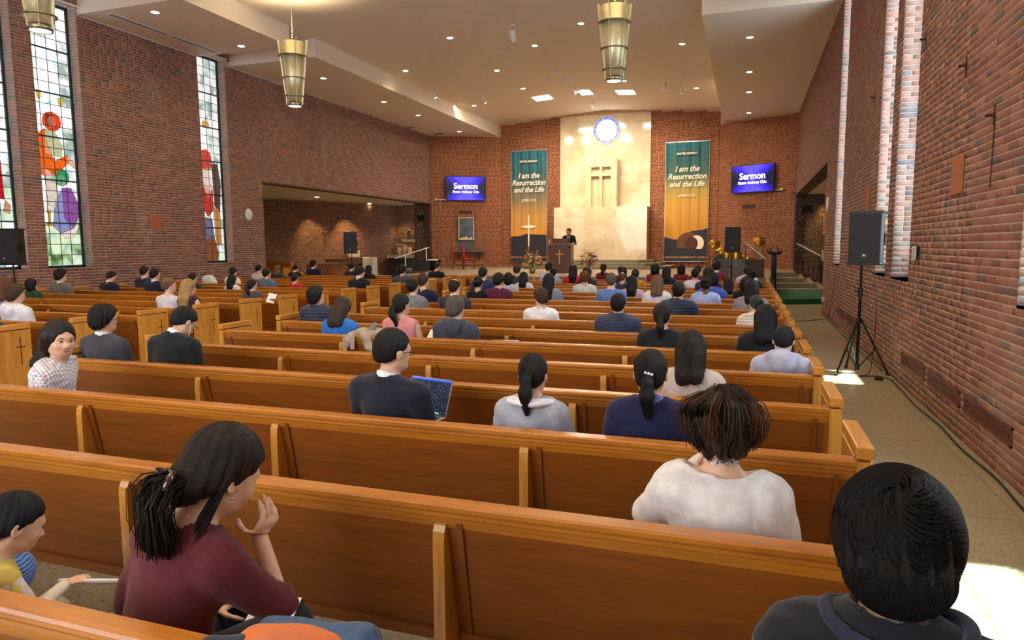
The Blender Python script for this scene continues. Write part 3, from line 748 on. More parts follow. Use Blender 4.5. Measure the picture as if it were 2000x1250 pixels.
# pendants
def pendant(x, y, zb, label, top):
    g = empty('pendant_lamp', (x, y, zb), label=label, cat='pendant lamp', group='brass cone pendants')
    H = 1.42; rb, rtp = .155, .295
    R = lambda z: rb+(rtp-rb)*z/H
    MB().lathe([(R(0), 0), (R(H), H), (R(H)-.012, H), (R(0)-.012, 0)], n=40, closed=True).obj('shade', M_BRASS, g, True)
    MB().lathe([(.168, 0), (.168, .09), (.15, .09), (.15, 0)], n=32, closed=True).obj('bottom_collar', M_BRASSD, g, True)
    for z in (.22, .62, 1.12): 
        r = R(z); MB().lathe([(r-.003, z-.008), (r+.062, z-.008), (r+.062, z+.010), (r-.003, z+.010)], n=36, closed=True).obj('ring', M_BRASSD, g, True)
    for k in range(6):
        a = 2*PI*k/6+.35; c, s_ = math.cos(a), math.sin(a); t = .004
        P = [(R(.03)-.01, .03), (R(.03)+.03, .03), (R(H)+.055, H+.06), (R(H)+.01, H+.06)]
        V = []
        for sg in (-1, 1):
            for (r, z) in P: V.append((c*r-s_*t*sg, s_*r+c*t*sg, z))
        MB().add(V, [(0, 1, 2, 3), (7, 6, 5, 4), (0, 4, 5, 1), (1, 5, 6, 2), (2, 6, 7, 3), (3, 7, 4, 0)]).obj('fin', M_BRASS, g)
    MB().prism(circ(0, 0, .148, .148, 28), .012, .02, 2).obj('lens', emitter('pendant_glow', hexc('fff0cc'), 9), g)
    MB().prism(circ(0, 0, .27, .27, 28), H-.12, H-.11, 2).obj('upper_lens', emitter('pendant_up', hexc('ffe2a8'), 3), g)
    mb = MB(); z = H-.1; k = 0
    while z < top-zb:   # chain links
        pts = [(math.cos(t)*.014*(k % 2), math.cos(t)*.014*((k+1) % 2), z+.03+math.sin(t)*.034) for t in np.linspace(0, 2*PI, 9)]
        mb.tube(pts, .0045, 4, cap=False); z += .058; k += 1
    mb.obj('chain', M_BRASSD, g)
    light('pendant_lamp_down', 'SPOT', (x, y, zb-.02), 60, WARM, spot_size=math.radians(110), spot_blend=.9, shadow_soft_size=.12)
    l = light('pendant_lamp_up', 'SPOT', (x, y, zb+H+.1), 330, (1, .80, .5), spot_size=math.radians(125), spot_blend=.9, shadow_soft_size=.25); l.rotation_euler = (PI, 0, 0)
PZ = 5.0
p = onZ(79, 61, PZ); pendant(p[0], p[1], PZ, 'brass cone pendant lamp cut off by the top left corner of the photo', gz(p[0]))
p = onZ(576, 208, PZ); pendant(p[0], p[1], PZ, 'brass cone pendant lamp on a chain in front of the left brick wall', gz(p[0]))
p = onZ(1199, 159, PZ); pendant(p[0], p[1], PZ, 'brass cone pendant lamp hanging over the right-hand pews', gz(p[0]))
for x, y in ((-2.65, 7.9), (-10.2, 2), (-2.65, 2), (-10.2, 19.8+99)):
    if y < 50: pendant(x, y, PZ, f'brass cone pendant lamp above the rear pews, {"right side, nearer the camera" if x > -5 and y > 5 else ("left side" if x < -5 else "right side, rearmost")}', gz(x))
# chapel spots
for x, y, tx, ty, e in ((-18.2, 26.0, -18.75, 26.9, 90), (-17.2, 27.6, -17.9, 28.4, 140), (-16.4, 30.4, -16.5, 31.6, 50)):
    s = light('chapel_spot', 'SPOT', (x, y, 3.78), e, (1, .68, .28), spot_size=math.radians(60), spot_blend=.7, shadow_soft_size=.04); aim(s, (tx, ty, 1.6))
for k, (q, nm) in enumerate([((575, 395), 'left'), ((619, 385), 'middle'), ((721, 397), 'right')]):
    p = onZ(*q, 3.845); downlight(p[0], p[1], 3.845, f'small downlight in the side chapel ceiling, {nm} one', 'chapel downlights', 26 if nm != 'right' else 6)
s = light('chapel_right_spot', 'SPOT', (3.3, 30.2, 3.7), 70, (1, .62, .2), spot_size=math.radians(80), spot_blend=.6, shadow_soft_size=.04); aim(s, (3.4, 31.6, 1.9))
light('chapel_right_lamp', 'SPOT', (2.9, 26, 3.7), 60, WARM, spot_size=math.radians(120), spot_blend=.8, shadow_soft_size=.1)
# ceiling slot diffusers
for k, (y0, y1) in enumerate([(12.6, 14.35), (14.42, 16.05)]):
    g = empty('slot_diffuser', (-14.13, y0, 7.15), label=f'long black slot air diffuser with white frame in the left soffit, {["nearer", "farther"][k]} one', cat='air vent', group='slot diffusers')
    L_ = y1-y0
    MB().box(-.06, .06, 0, L_, -.003, 0).obj('slot', M_DARK, g)
    MB().box(-.085, -.06, 0, L_, -.014, 0).box(.06, .085, 0, L_, -.014, 0).box(-.06, .06, 0, .03, -.014, 0).box(-.06, .06, L_-.03, L_, -.014, 0).box(-.006, .006, 0, L_, -.008, 0).obj('frame', M_WHITE, g)
for k, q in enumerate([(797, 249), (857, 261)]):
    p = onZ(*q, 7.15); MB().box(-.22, .22, -.12, .12, -.02, 0).obj('ceiling_vent', plain('vent_grey', '8a7a68', .6), None, loc=(p[0], p[1], 7.15), label=f'small grey ceiling vent in the far left soffit, {["left", "right"][k]} one', cat='air vent', group='small soffit vents')

# ================================================================== PEWS
def pew_parts(x0, x1, brackets, crosses):
    parts = []   # (name, mesh, material label, loc, subs)
    rail = [(.0, .852), (.006, .860), (.070, .860), (.076, .853), (.076, .802), (.030, .790), (.020, .790), (.017, .806), (.010, .812), (.010, .826), (.004, .831), (.0, .838)]
    mb = MB().prism(rail, x0, x1, 0); parts.append(('top_rail', mb.mesh('top_rail', M_OAK)))
    mb = MB().prism([(.024, .792), (.030, .768), (.040, .768), (.040, .792)], x0, x1, 0); parts.append(('rail_moulding', mb.mesh('rail_moulding', M_OAK)))
    xs = [x0]+brackets+[x1]
    for a, b in zip(xs, xs[1:]):
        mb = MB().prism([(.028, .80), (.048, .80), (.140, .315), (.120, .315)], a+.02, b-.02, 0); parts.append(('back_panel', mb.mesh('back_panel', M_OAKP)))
    for a, b in zip(xs, xs[1:]):
        for xx, sg in ((a, 1), (b, -1)) if a == x0 or b == x1 else ((a, 1),):
            if (xx == b and b != x1): continue
            w0 = xx+sg*.060; w1 = xx+sg*.082
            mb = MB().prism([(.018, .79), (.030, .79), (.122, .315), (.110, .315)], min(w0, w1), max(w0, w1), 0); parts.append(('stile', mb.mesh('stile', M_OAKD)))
    mb = MB().prism([(.104, .335), (.150, .335), (.158, .295), (.146, .285), (.106, .29)], x0, x1, 0); parts.append(('bottom_rail', mb.mesh('bottom_rail', M_OAKP)))
    mb = MB().prism([(.135, .40), (.14, .435), (.30, .428), (.50, .445), (.525, .43), (.52, .405), (.50, .395)], x0, x1, 0); parts.append(('seat', mb.mesh('seat', M_OAK)))
    mb = MB().prism([(.475, .395), (.495, .395), (.495, .33), (.475, .33)], x0, x1, 0); parts.append(('seat_apron', mb.mesh('seat_apron', M_OAKP)))
    for xb in brackets:
        pts = [(.085, .792), (.040, .790), (.018, .778), (.006, .757), (.002, .72), (.002, .0), (.40, .0), (.40, .05), (.36, .10), (.36, .33), (.47, .395), (.16, .40), (.155, .315)]
        mb = MB().prism(pts, xb-.022, xb+.022, 0); parts.append(('bracket', mb.mesh('bracket', M_OAKV)))
    for xe, sg in ((x0, -1), (x1, 1)):
        a, b = sorted((xe, xe+sg*.062))
        mb = MB().box(a, b, .0, .46, 0, .855, bev=.004); em = mb.mesh('end_panel', M_OAKV)
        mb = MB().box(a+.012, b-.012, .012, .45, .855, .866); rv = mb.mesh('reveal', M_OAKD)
        mb = MB().box(a-.003, b+.003, -.004, .465, .866, .922, bev=.006); cp = mb.mesh('cap', M_OAKY)
        xo = xe+sg*.0622
        mb = MB().box(min(xo, xo+sg*.0012), max(xo, xo+sg*.0012), .33, .342, .47, .78).box(min(xo, xo+sg*.0012), max(xo, xo+sg*.0012), .285, .387, .665, .677)
        cr = mb.mesh('carved_cross', plain('carving_shade', '4a2a10', .6))  # dark strips painted for the shade in a carved cross
        parts.append(('end_panel', em, [('reveal', rv), ('cap', cp), ('carved_cross', cr)]))
    return parts
def make_pew(parts, Y, label, group, x=0):
    g = empty('pew', (x, Y, 0), label=label, cat='pew', group=group)
    for p in parts:
        o = link(p[0], p[1], g)
        for sub in (p[2] if len(p) > 2 else []): link(sub[0], sub[1], o)
    return g
PITCHY, ROW0 = .967, 1.113
ORDN = ['first', 'second', 'third', 'fourth', 'fifth', 'sixth', 'seventh', 'eighth', 'ninth', 'tenth', 'eleventh', 'twelfth', 'thirteenth', 'fourteenth', 'fifteenth', 'sixteenth', 'seventeenth', 'eighteenth', 'nineteenth']
def row_y(k): return ROW0+PITCHY*k
right_parts = pew_parts(-5.35, .455, [-3.88, -2.435, -.99], True)
left_parts = pew_parts(-13.7, -7.62, [-11.99, -10.54, -9.08], True)
for k in range(0, 18):
    nm = ORDN[k]
    make_pew(right_parts, row_y(k), f'oak pew in the right-hand block, {nm} row counted from the photographer' if k else 'oak pew in the right-hand block across the bottom of the photo, nearest row', 'oak pews of the right-hand block')
for k in range(3, 19):
    make_pew(left_parts, row_y(k), f'oak pew in the left-hand block, {ORDN[k-3]} visible row from the back', 'oak pews of the left-hand block')

# ================================================================== SCREENS, BANNERS, SPEAKERS
def wing_frame(side, t, z):      # point on an angled wing wall; t along from outer corner
    if side < 0: p = Vector((XL+t*3.14/L, YF+t*1.65/L, z)); rz = math.atan2(1.65, 3.14)
    else: p = Vector((-1.28+t*3.14/L, FY-t*1.65/L, z)); rz = -math.atan2(1.65, 3.14)
    return p, rz
def screen_mat():
    m, nt, b = new_mat('sermon_screen')
    v = coords(nt); sx = N(nt, 'ShaderNodeSeparateXYZ'); nt.links.new(v, sx.inputs[0])
    ax = N(nt, 'ShaderNodeMath', operation='ABSOLUTE'); nt.links.new(sx.outputs[0], ax.inputs[0])
    az = N(nt, 'ShaderNodeMath', operation='ABSOLUTE'); nt.links.new(sx.outputs[2], az.inputs[0])
    a1 = N(nt, 'ShaderNodeMath', operation='MULTIPLY_ADD'); nt.links.new(az.outputs[0], a1.inputs[0]); a1.inputs[1].default_value = -1.0; nt.links.new(ax.outputs[0], a1.inputs[2])
    r = ramp(nt, [(0.0, '4a3cf5'), (.30, '2a17c8'), (.62, '140d52'), (.85, '05051c')], a1.outputs[0])
    r.color_ramp.elements[0].position = 0
    sh = N(nt, 'ShaderNodeMath', operation='ADD'); sh.inputs[1].default_value = .15; nt.links.new(a1.outputs[0], sh.inputs[0]); nt.links.new(sh.outputs[0], r.inputs[0])
    vo = N(nt, 'ShaderNodeTexVoronoi'); vo.inputs['Scale'].default_value = 13; nt.links.new(v, vo.inputs['Vector'])
    st = ramp(nt, [(.0, (1, 1, 1)), (.09, (.5, .6, 1)), (.13, (0, 0, 0))], vo.outputs['Distance'])
    ad = N(nt, 'ShaderNodeMixRGB', blend_type='ADD'); ad.inputs[0].default_value = .6
    nt.links.new(r.outputs[0], ad.inputs[1]); nt.links.new(st.outputs[0], ad.inputs[2])
    nt.links.new(ad.outputs[0], b.inputs['Emission Color']); b.inputs['Emission Strength'].default_value = .95
    b.inputs['Base Color'].default_value = (0.01, .01, .02, 1); b.inputs['Roughness'].default_value = .25
    return m
M_SCR = screen_mat(); M_TXT = emitter('screen_text', (1, 1, 1), 1.1)
for side, t0, lb in ((-1, .77, 'wide flat television on the left wing wall, showing a blue sermon title'), (1, .70, 'wide flat television on the right wing wall, showing a blue sermon title')):
    p, rz = wing_frame(side, t0+.98, 4.58)
    g = empty('television', p, rz, lb, 'television', 'wall televisions')
    MB().box(-1.0, 1.0, -.16, -.10, -.585, .585, bev=.01).obj('bezel', M_BLACK, g)
    MB().box(-.3, .3, -.10, .0, -.25, .25).obj('wall_mount', M_BLACKM, g)
    MB().box(-.975, .975, -.165, -.161, -.56, .56).obj('screen', M_SCR, g)
    text_obj('title_text', 'Sermon', .40, M_TXT, g, (0, -.170, .10), bold=.008, xs=.95)
    text_obj('subtitle_text', 'Pastor Anthony Chiu', .165, M_TXT, g, (0, -.170, -.17), bold=.003, xs=.92)
def banner_mat(name, top, stops):
    m, nt, b = new_mat(name)
    v = coords(nt); sx = N(nt, 'ShaderNodeSeparateXYZ'); nt.links.new(v, sx.inputs[0])
    n = noise(nt, coords(nt, (.8, 1, 3)), 1.2, 4); ma = N(nt, 'ShaderNodeMath', operation='MULTIPLY_ADD'); ma.inputs[1].default_value = .5
    nt.links.new(n, ma.inputs[0]); nt.links.new(sx.outputs[2], ma.inputs[2])
    mr = N(nt, 'ShaderNodeMapRange'); mr.inputs[1].default_value = .25; mr.inputs[2].default_value = top+.25; nt.links.new(ma.outputs[0], mr.inputs[0])
    r = ramp(nt, stops, mr.outputs[0]); nt.links.new(r.outputs[0], b.inputs['Base Color']); b.inputs['Roughness'].default_value = .6
    return m
def wavy(w_, z0, z1, nx_=40, nz_=30, amp=.018, seed=1):
    xs_ = np.linspace(-w_/2, w_/2, nx_); zs_ = np.linspace(z0, z1, nz_)
    X, Z = np.meshgrid(xs_, zs_); Y = amp*(np.sin(X*14+seed+.25*Z)+.6*np.sin(X*31+2*seed))*(.35+.65*(Z-z0)/(z1-z0))
    V = np.stack([X, Y, Z], -1).reshape(-1, 3)
    i = np.arange((nz_-1)*nx_).reshape(nz_-1, nx_)[:, :-1].ravel()
    return V, np.stack([i, i+1, i+1+nx_, i+nx_], 1)
for nm, x0, x1, z0, z1, stops, lb in (
    ('left', -11.17, -9.33, 1.0, 6.38, [(.0, 'd8883a'), (.25, 'e09c3c'), (.42, 'c9954c'), (.55, '8f7a5a'), (.66, '5c6a60'), (.80, '2c5f66'), (1, '0b6f84')], 'tall vertical banner with a glowing cross over dark hills, left of the marble'),
    ('right', -3.65, -1.72, 1.0, 6.40, [(.0, 'c98428'), (.3, 'cf9230'), (.5, 'cf9d42'), (.62, 'a8964e'), (.72, '3f6a5c'), (.85, '23605f'), (1, '0f6f80')], 'tall vertical banner with an open stone tomb at sunrise, right of the marble')):
    g = empty('banner', ((x0+x1)/2, FY-.09, z0), label=lb, cat='banner', group='event banners')
    W_, H_ = x1-x0, z1-z0
    V, Q = wavy(W_, 0, H_, seed=1 if nm == 'left' else 4); me = quick_mesh('cloth', V, Q, banner_mat('banner_print_'+nm, H_, stops), True); c = link('cloth', me, g)
    MB().box(-W_/2-.02, W_/2+.02, -.015, .02, H_-.015, H_+.02).obj('top_bar', M_STEEL, g); MB().box(-W_/2-.02, W_/2+.02, -.015, .02, -.02, .01).obj('bottom_bar', M_STEEL, g)
    MB().box(-W_/2-.02, -W_/2, -.005, .005, 0, H_).box(W_/2, W_/2+.02, -.005, .005, 0, H_).obj('edge_hem', plain('hem_white', 'c8c4ba', .7), g)
    def flat(name, poly, mat, y=-.034): return MB().prism(poly, y-.003, y, 1).obj(name, mat, g)
    md = plain('print_dark', '2e2c38', .7, var=.05)
    if nm == 'left':
        flat('printed_hill', [(-W_/2, 0), (W_/2, 0), (W_/2, 1.27), (.2, 1.30), (-.15, 1.33), (-.40, 1.24), (-.6, 1.22), (-W_/2, 1.20)], md)
        flat('printed_cross', [(-.025, .72), (.025, .72), (.04, 1.6), (.40, 1.66), (.40, 1.70), (.04, 1.76), (.02, 2.25), (-.02, 2.25), (-.04, 1.76), (-.40, 1.70), (-.40, 1.66), (-.04, 1.6)], plain('print_glow', 'fff3dc', .8, var=.02), -.040)
        flat('printed_glow', [(-.02, .45), (.02, .45), (.045, 1.25), (-.045, 1.25)], plain('print_ember', 'b86048', .8), -.037)
    else:
        flat('printed_hill', [(-W_/2, 0), (W_/2, 0), (W_/2, 1.5), (.7, 1.42), (.3, 1.38), (0, 1.25), (-.25, 1.0), (-.55, 1.0), (-W_/2, 1.12)], md)
        flat('printed_rock', circ(.15, .82, .55, .50, 22), plain('print_rock', '6a4632', .8, var=.35, nscale=8), -.037)
        flat('printed_light', circ(.50, .82, .32, .36, 22), plain('print_light', 'fff0cf', .8, var=.02), -.039)
        flat('printed_stone', circ(.25, .80, .30, .33, 22), plain('print_stone', '5a3428', .8, var=.3, nscale=9), -.042)
        flat('printed_ledge', [(-W_/2, 0), (W_/2, 0), (W_/2, .55), (-W_/2, .62)], md, -.044)
    mt = plain('print_white', 'f4ead8', .8, var=.01)
    flat('title_plate', [(-.46, H_-.62), (.46, H_-.62), (.46, H_-.44), (-.46, H_-.44)], plain('print_navy', '16384c', .8))
    text_obj('printed_text', 'EASTER RETREAT', .135, mt, g, (0, -.045, H_-.53), bold=.006, xs=.88)
    for tx, z, s_ in (('I am the', H_-1.22, .36), ('Resurrection', H_-1.56, .36), ('and the Life', H_-1.90, .36)):
        text_obj('printed_text', tx, s_, mt, g, (0, -.045, z), shear=.30, bold=.010, xs=.90)
    text_obj('printed_text', 'JOHN 11:25', .17, mt, g, (0, -.045, H_-2.42), shear=.3, xs=.85, bold=.004)
    text_obj('printed_text', 'IMMANUEL COMMUNITY CHURCH', .135, plain('print_tan', 'c9966a', .8, var=.02), g, (.06, -.055, .17), xs=.92, bold=.003)

def speaker_box(loc, rz, label, tilt=0):
    g = empty('loudspeaker', loc, rz, label, 'loudspeaker', 'loudspeakers on stands')
    W_, D_, H_ = .42, .36, .70
    MB().prism([(-W_/2, -.13), (-W_/2+.02, -.17), (W_/2-.02, -.17), (W_/2, -.13), (W_/2-.05, .17), (-W_/2+.05, .17)], 0, H_, 2).obj('cabinet', M_BLACK, g)
    MB().box(-W_/2+.02, W_/2-.02, -.182, -.168, .03, H_-.03, bev=.012).obj('grille', plain('speaker_mesh', '16181d', .55, var=.3, nscale=200, bmp=.002, bscale=500), g)
    MB().box(-W_/2-.004, W_/2+.004, -.17, .15, H_-.025, H_+.004, bev=.01).obj('top_cap', M_BLACK, g)
    MB().box(-W_/2-.004, W_/2+.004, -.17, .15, -.004, .03, bev=.01).obj('bottom_cap', M_BLACK, g)
    b = MB().box(-.028, .028, -.187, -.181, .10, .155).obj('badge', plain('badge_dark', '2a2c30', .4), g)
    text_obj('badge_text', 'JBL', .026, M_WHITE, b, (0, -.1885, .128), ext=.0005, bold=.001)
    MB().box(W_/2-.018, W_/2-.002, -.03, .06, .26, .42, bev=.005).obj('handle', M_DARK, g)
    return g
def tripod(x, y, zt, label, foot=.62, rz=0.0, hub=1.02):
    g = empty('speaker_stand', (x, y, 0), rz, label, 'speaker stand', 'tripod speaker stands')
    MB().tube([(0, 0, .10), (0, 0, hub+.10)], .021, 12).obj('lower_pole', M_BLACKM, g)
    MB().tube([(0, 0, hub), (0, 0, zt)], .0165, 12).obj('upper_pole', M_BLACKM, g)
    MB().tube([(0, 0, hub+.02), (0, 0, hub+.14)], .032, 12).obj('collar', M_BLACK, g)
    MB().tube([(0, 0, hub-.33), (0, 0, hub-.26)], .034, 12).obj('leg_hub', M_BLACK, g)
    MB().tube([(0, 0, .05), (0, 0, .13)], .030, 12).obj('brace_hub', M_BLACK, g)
    MB().tube([(-.02, 0, hub+.10), (-.075, 0, hub+.10)], [.012, .02], 8).obj('knob', M_BLACK, g)
    MB().tube([(0, -.03, hub+.05), (-.03, -.05, hub-.05)], .010, 8).obj('lever', M_BLACK, g)
    for k in range(3):
        a = 2*PI*k/3-.45; c, s_ = math.cos(a), math.sin(a); zt_ = hub-.29
        lg = MB().tube([(c*.03, s_*.03, zt_), (c*foot, s_*foot, .02)], .0135, 8).obj('leg', M_BLACKM, g)
        MB().tube([(c*(foot-.03), s_*(foot-.03), .038), (c*(foot+.02), s_*(foot+.02), .014)], .018, 8).obj('rubber_foot', M_BLACK, lg)
        m_ = .55; MB().tube([(c*.03, s_*.03, .10), (c*foot*m_, s_*foot*m_, zt_*(1-m_)+.01)], .008, 6).obj('brace', M_BLACKM, g)
    return g
def cable(name, pts, label, r=.006, parent=None, cat='cable', group=None):
    P = [Vector(p) for p in pts]; out = []
    for i in range(len(P)-1):
        a, b, c, d = P[max(i-1, 0)], P[i], P[i+1], P[min(i+2, len(P)-1)]
        for t in np.linspace(0, 1, 7)[:-1]:
            out.append(.5*((2*b)+(c-a)*t+(2*a-5*b+4*c-d)*t*t+(-a+3*b-3*c+d)*t**3))
    out.append(P[-1]); return MB().tube(out, r, 6).obj(name, M_CABLE, parent, True, label=label, cat=cat, group=group)
sx_, sy_ = 1.52, 10.18
tripod(sx_-.06, sy_, 1.465, 'black tripod speaker stand on the aisle floor by the right wall', .38, .15)
speaker_box((sx_+.0, sy_, 1.47), -.36+PI*0, 'large black loudspeaker on the tripod by the right brick wall')
cable('speaker_cable', [(1.64, 10.42, 1.5), (1.68, 10.3, .9), (1.66, 10.25, .3), (1.6, 10.1, .03), (1.45, 9.9, .012), (1.7, 9.95, .012), (1.82, 9.7, .012)], 'black cable looping from the right wall loudspeaker to the floor')
cable('floor_cable', [(1.80, 9.7, .012), (1.79, 9.0, .012), (1.77, 8.2, .012), (1.80, 7.4, .012), (1.775, 6.6, .012), (1.80, 5.8, .012), (1.76, 5.0, .012), (1.80, 4.0, .012), (1.79, 2.6, .012)], 'long black cable lying along the foot of the right wall', .009)
cable('floor_cable', [(1.82, 18.6, .012), (1.80, 16, .012), (1.79, 13, .012), (1.81, 10.4, .012)], 'black cable along the right wall beyond the speaker stand', .008)
cable('floor_cable', [(.62, 15.9, .012), (1.1, 16.6, .012), (1.75, 17.3, .012)], 'black cable crossing the aisle floor before the green carpet', .007)
MB().box(-.05, .05, -.03, .03, 0, .035, bev=.006).obj('power_adapter', M_BLACK, None, loc=(1.66, 9.75, 0), label='small black power adapter on the floor by the tripod', cat='adapter')
for (px, py, Y, pz, lb1, lb2, rz) in ((685, 453, 19.6, 0, 'black loudspeaker in front of the left side chapel', 'black speaker stand pole in front of the left side chapel', .35), (1431, 444, 20.4, 0, 'black loudspeaker left of the right television, over the front pews', 'black speaker stand under the loudspeaker by the drum screen', .10), (18, 447, 9.55, 0, 'black loudspeaker cut off by the left edge of the photo', 'black speaker stand at the left edge beneath the tall windows', .3)):
    t = onY(px, py, Y); 
    speaker_box((t[0], Y, t[2]-.70), rz, lb1); tripod(t[0], Y+.02, t[2]-.69, lb2, .42, 0)

# ================================================================== PLATFORM FURNITURE
lec = empty('lectern', (-6.78, 25.5, PLZ), label='dark wooden lectern with a gold cross at the front of the platform', cat='lectern')
mb = MB().box(-.46, .46, -.02, .50, .0, .12, bev=.01); mb.obj('base', M_WALNUT, lec)
MB().box(-.43, .43, 0, .48, .12, 1.06).obj('body', M_WALNUT, lec)
for a in (-.40, .34): MB().box(a, a+.06, -.02, .0, .15, 1.0).obj('front_stile', M_WALNUT, lec)
MB().box(-.40, .40, -.02, .0, .94, 1.02).obj('front_rail', M_WALNUT, lec)
MB().box(-.52, .52, -.06, .54, 1.06, 1.10, bev=.008).obj('shelf_top', wood('walnut_light', '5c3a22', '8a5c38', 0), lec)
MB().prism([(.05, 1.10), (.05, 1.30), (.38, 1.16), (.38, 1.10)], -.30, .30, 0).obj('reading_desk', M_WALNUT, lec)
MB().prism([(.02, 1.295), (.02, 1.315), (.42, 1.165), (.42, 1.145)], -.34, .34, 0).obj('reading_board', MATS['walnut_light'], lec)
mg = plain('gold_metal', 'd6a04c', .3, .8)
MB().box(-.022, .022, -.045, -.02, .35, .88).box(-.13, .13, -.045, -.02, .70, .745).obj('gold_cross', mg, lec)
MB().tube([(-.22, .25, 1.2), (-.20, .15, 1.38), (-.12, .12, 1.46)], [.006, .005, .006], 6).obj('microphone', M_BLACKM, None, loc=(-6.78, 25.5, PLZ), label='thin black gooseneck microphone on the lectern', cat='microphone')
MB().lathe([(0, 0), (.03, 0), (.03, .12), (.012, .16), (.012, .18), (0, .18)], n=12).obj('water_bottle', plain('bottle_clear', 'dfe6e6', .1, spec=.8), None, True, loc=(-7.22, 25.6, PLZ+1.10), label='small clear water bottle on the left of the lectern', cat='bottle')

def blossom_mesh(name, c):
    mb = MB()
    for k in range(7):
        a = 2*PI*k/7; mb.sphere((math.cos(a)*.024, math.sin(a)*.024, .008), (.021, .021, .012), 6, 4)
    mb.sphere((0, 0, .02), .018, 6, 4); return mb.mesh('blossom', plain('petal_'+name, c, .7, var=.15), True)
BLO = [blossom_mesh(n_, c_) for n_, c_ in (('white', 'f2efe4'), ('pink', 'e08a90'), ('peach', 'eeb890'), ('yellow', 'e8c43c'), ('red', 'c8383c'), ('green', 'a8c050'), ('purple', '8a68a8'), ('rose', 'd06a80'))]
leafm = plain('leaf_green', '4a7038', .6, var=.3)
def bouquet(loc, R_, nb, label, vase_h=.0, vmat=None, seed=3):
    rg = random.Random(seed); g = empty('flower_arrangement', loc, label=label, cat='flowers')
    MB().lathe([(0, 0), (.09, 0), (.12, .1), (.10, vase_h), (.085, vase_h), (0, vase_h-.01)], n=18).obj('vase', vmat or M_WHITE, g, True)
    mb = MB()
    for k in range(150):
        a, e = rg.uniform(0, 2*PI), rg.uniform(-.2, PI/2); r = R_*rg.uniform(.5, 1.05)
        c = Vector((math.cos(a)*math.cos(e)*r, math.sin(a)*math.cos(e)*r, vase_h+R_*.45+math.sin(e)*r)); d = Vector((rg.uniform(-1, 1), rg.uniform(-1, 1), rg.uniform(0, 1))).normalized()*.08; n_ = d.cross(Vector((0, 0, 1))).normalized()*.02
        mb.add([c, c+d*.5+n_, c+d, c+d*.5-n_], [(0, 1, 2, 3)])
        if k % 3 == 0: mb.tube([(0, 0, vase_h-.02), c], .003, 3, cap=False)
    mb.obj('foliage', leafm, g, kind='stuff')
    for k in range(nb):
        a, e = rg.uniform(0, 2*PI), math.asin(rg.uniform(-.25, 1)); r = R_*rg.uniform(.85, 1.05)
        b = bpy.data.objects.new('blossom', BLO[rg.randrange(8)]); COL.objects.link(b); b.parent = g
        b.location = (math.cos(a)*math.cos(e)*r, math.sin(a)*math.cos(e)*r, vase_h+R_*.45+math.sin(e)*r*1.1); b.rotation_euler = (rg.uniform(-.6, .6), rg.uniform(-.6, .6), a); s_ = rg.uniform(1.0, 1.7); b.scale = (s_, s_, s_)
    for k in range(9):
        a = rg.uniform(0, 2*PI); t = Vector((math.cos(a)*R_*.7, math.sin(a)*R_*.7, vase_h+R_*1.9)); mb = MB()
        mb.tube([(0, 0, vase_h), t*.7, t], [.004, .004, .002], 4)
        for q in range(7): mb.sphere(Vector((0, 0, vase_h)).lerp(t, .6+q*.06), .016, 5, 3)
        mb.obj('flower_spike', MATS['petal_pink' if k % 2 else 'leaf_green'] if k % 2 else leafm, g)
box('plant_stand', M_STONE, -.2, .2, -.2, .2, 0, .0+.02, loc=None) if False else None
bouquet((-7.72, 25.0, PLZ), .36, 52, 'large mixed flower arrangement on the platform left of the lectern', .22, M_BRASSD, 3)
bouquet((-5.56, 25.2, PLZ), .36, 52, 'large mixed flower arrangement on the platform right of the lectern', .22, plain('glass_vase', 'b9c8d0', .1), 8)

def chair(loc, rz, label):
    g = empty('chair', loc, rz, label, 'chair', 'red platform chairs'); mw = M_WALNUT
    MB().box(-.24, .24, -.22, .24, .42, .50, bev=.03).obj('seat', M_RED, g)
    MB().prism([(.20, .50), (.27, .50), (.36, 1.12), (.30, 1.13)], -.22, .22, 0).obj('backrest', M_RED, g)
    for x in (-.21, .21):
        MB().tube([(x, -.19, .42), (x, -.20, 0)], [.024, .016], 8).obj('leg', mw, g); MB().tube([(x, .22, .45), (x, .30, 0)], [.022, .016], 8).obj('leg', mw, g)
    for x in (-.21, .21): MB().tube([(x, -.19, .15), (x, .26, .17)], .010, 6).obj('stretcher', mw, g)
a = onZ(905, 531, PLZ); 
chair((-12.55, 29.15, PLZ), math.radians(115), 'red upholstered wooden chair on the platform, left one of two')
chair((-11.95, 29.0, PLZ), math.radians(105), 'red upholstered wooden chair on the platform, right one of two')
# display case and stone shelf on the left wing wall
p, rz = wing_frame(-1, 1.75, 2.1); g = empty('display_case', p, rz, 'shallow framed glass display case on the left wing wall', 'display case')
MB().box(-.40, .40, -.14, -.10, -.05, .0).box(-.40, .40, -.14, -.10, 1.02, 1.07).box(-.40, -.35, -.14, -.10, 0, 1.02).box(.35, .40, -.14, -.10, 0, 1.02).obj('frame', plain('cream_paint', 'c8bd9c', .5), g)
MB().box(-.36, .36, -.10, -.005, -.03, 1.05).obj('glass_front', plain('case_glass', '4a5458', .12, var=.5, nscale=3, spec=.9), g)
for k in range(5): MB().box(-.30+k*.12, -.20+k*.12, -.13, -.10, .0, .05+.03*(k % 3)).obj('small_item', MATS['petal_yellow'] if k % 2 else M_PAPER, g)
box('backing_slab', M_SLATE, -.40, .40, -.06, -.01, -.60, -.06, parent=g)
p, rz = wing_frame(-1, 1.85, 1.44); g = empty('wall_shelf', p, rz, 'dark stone shelf with brackets below the display case', 'shelf')
box('shelf_board', M_SLATE, -.85, .85, -.32, 0, 0, .07, parent=g, bev=.01)
for x in (-.55, .55): MB().prism([(0, 0), (-.26, 0), (-.20, -.12), (0, -.38)], x-.04, x+.04, 0).obj('bracket', M_SLATE, g)
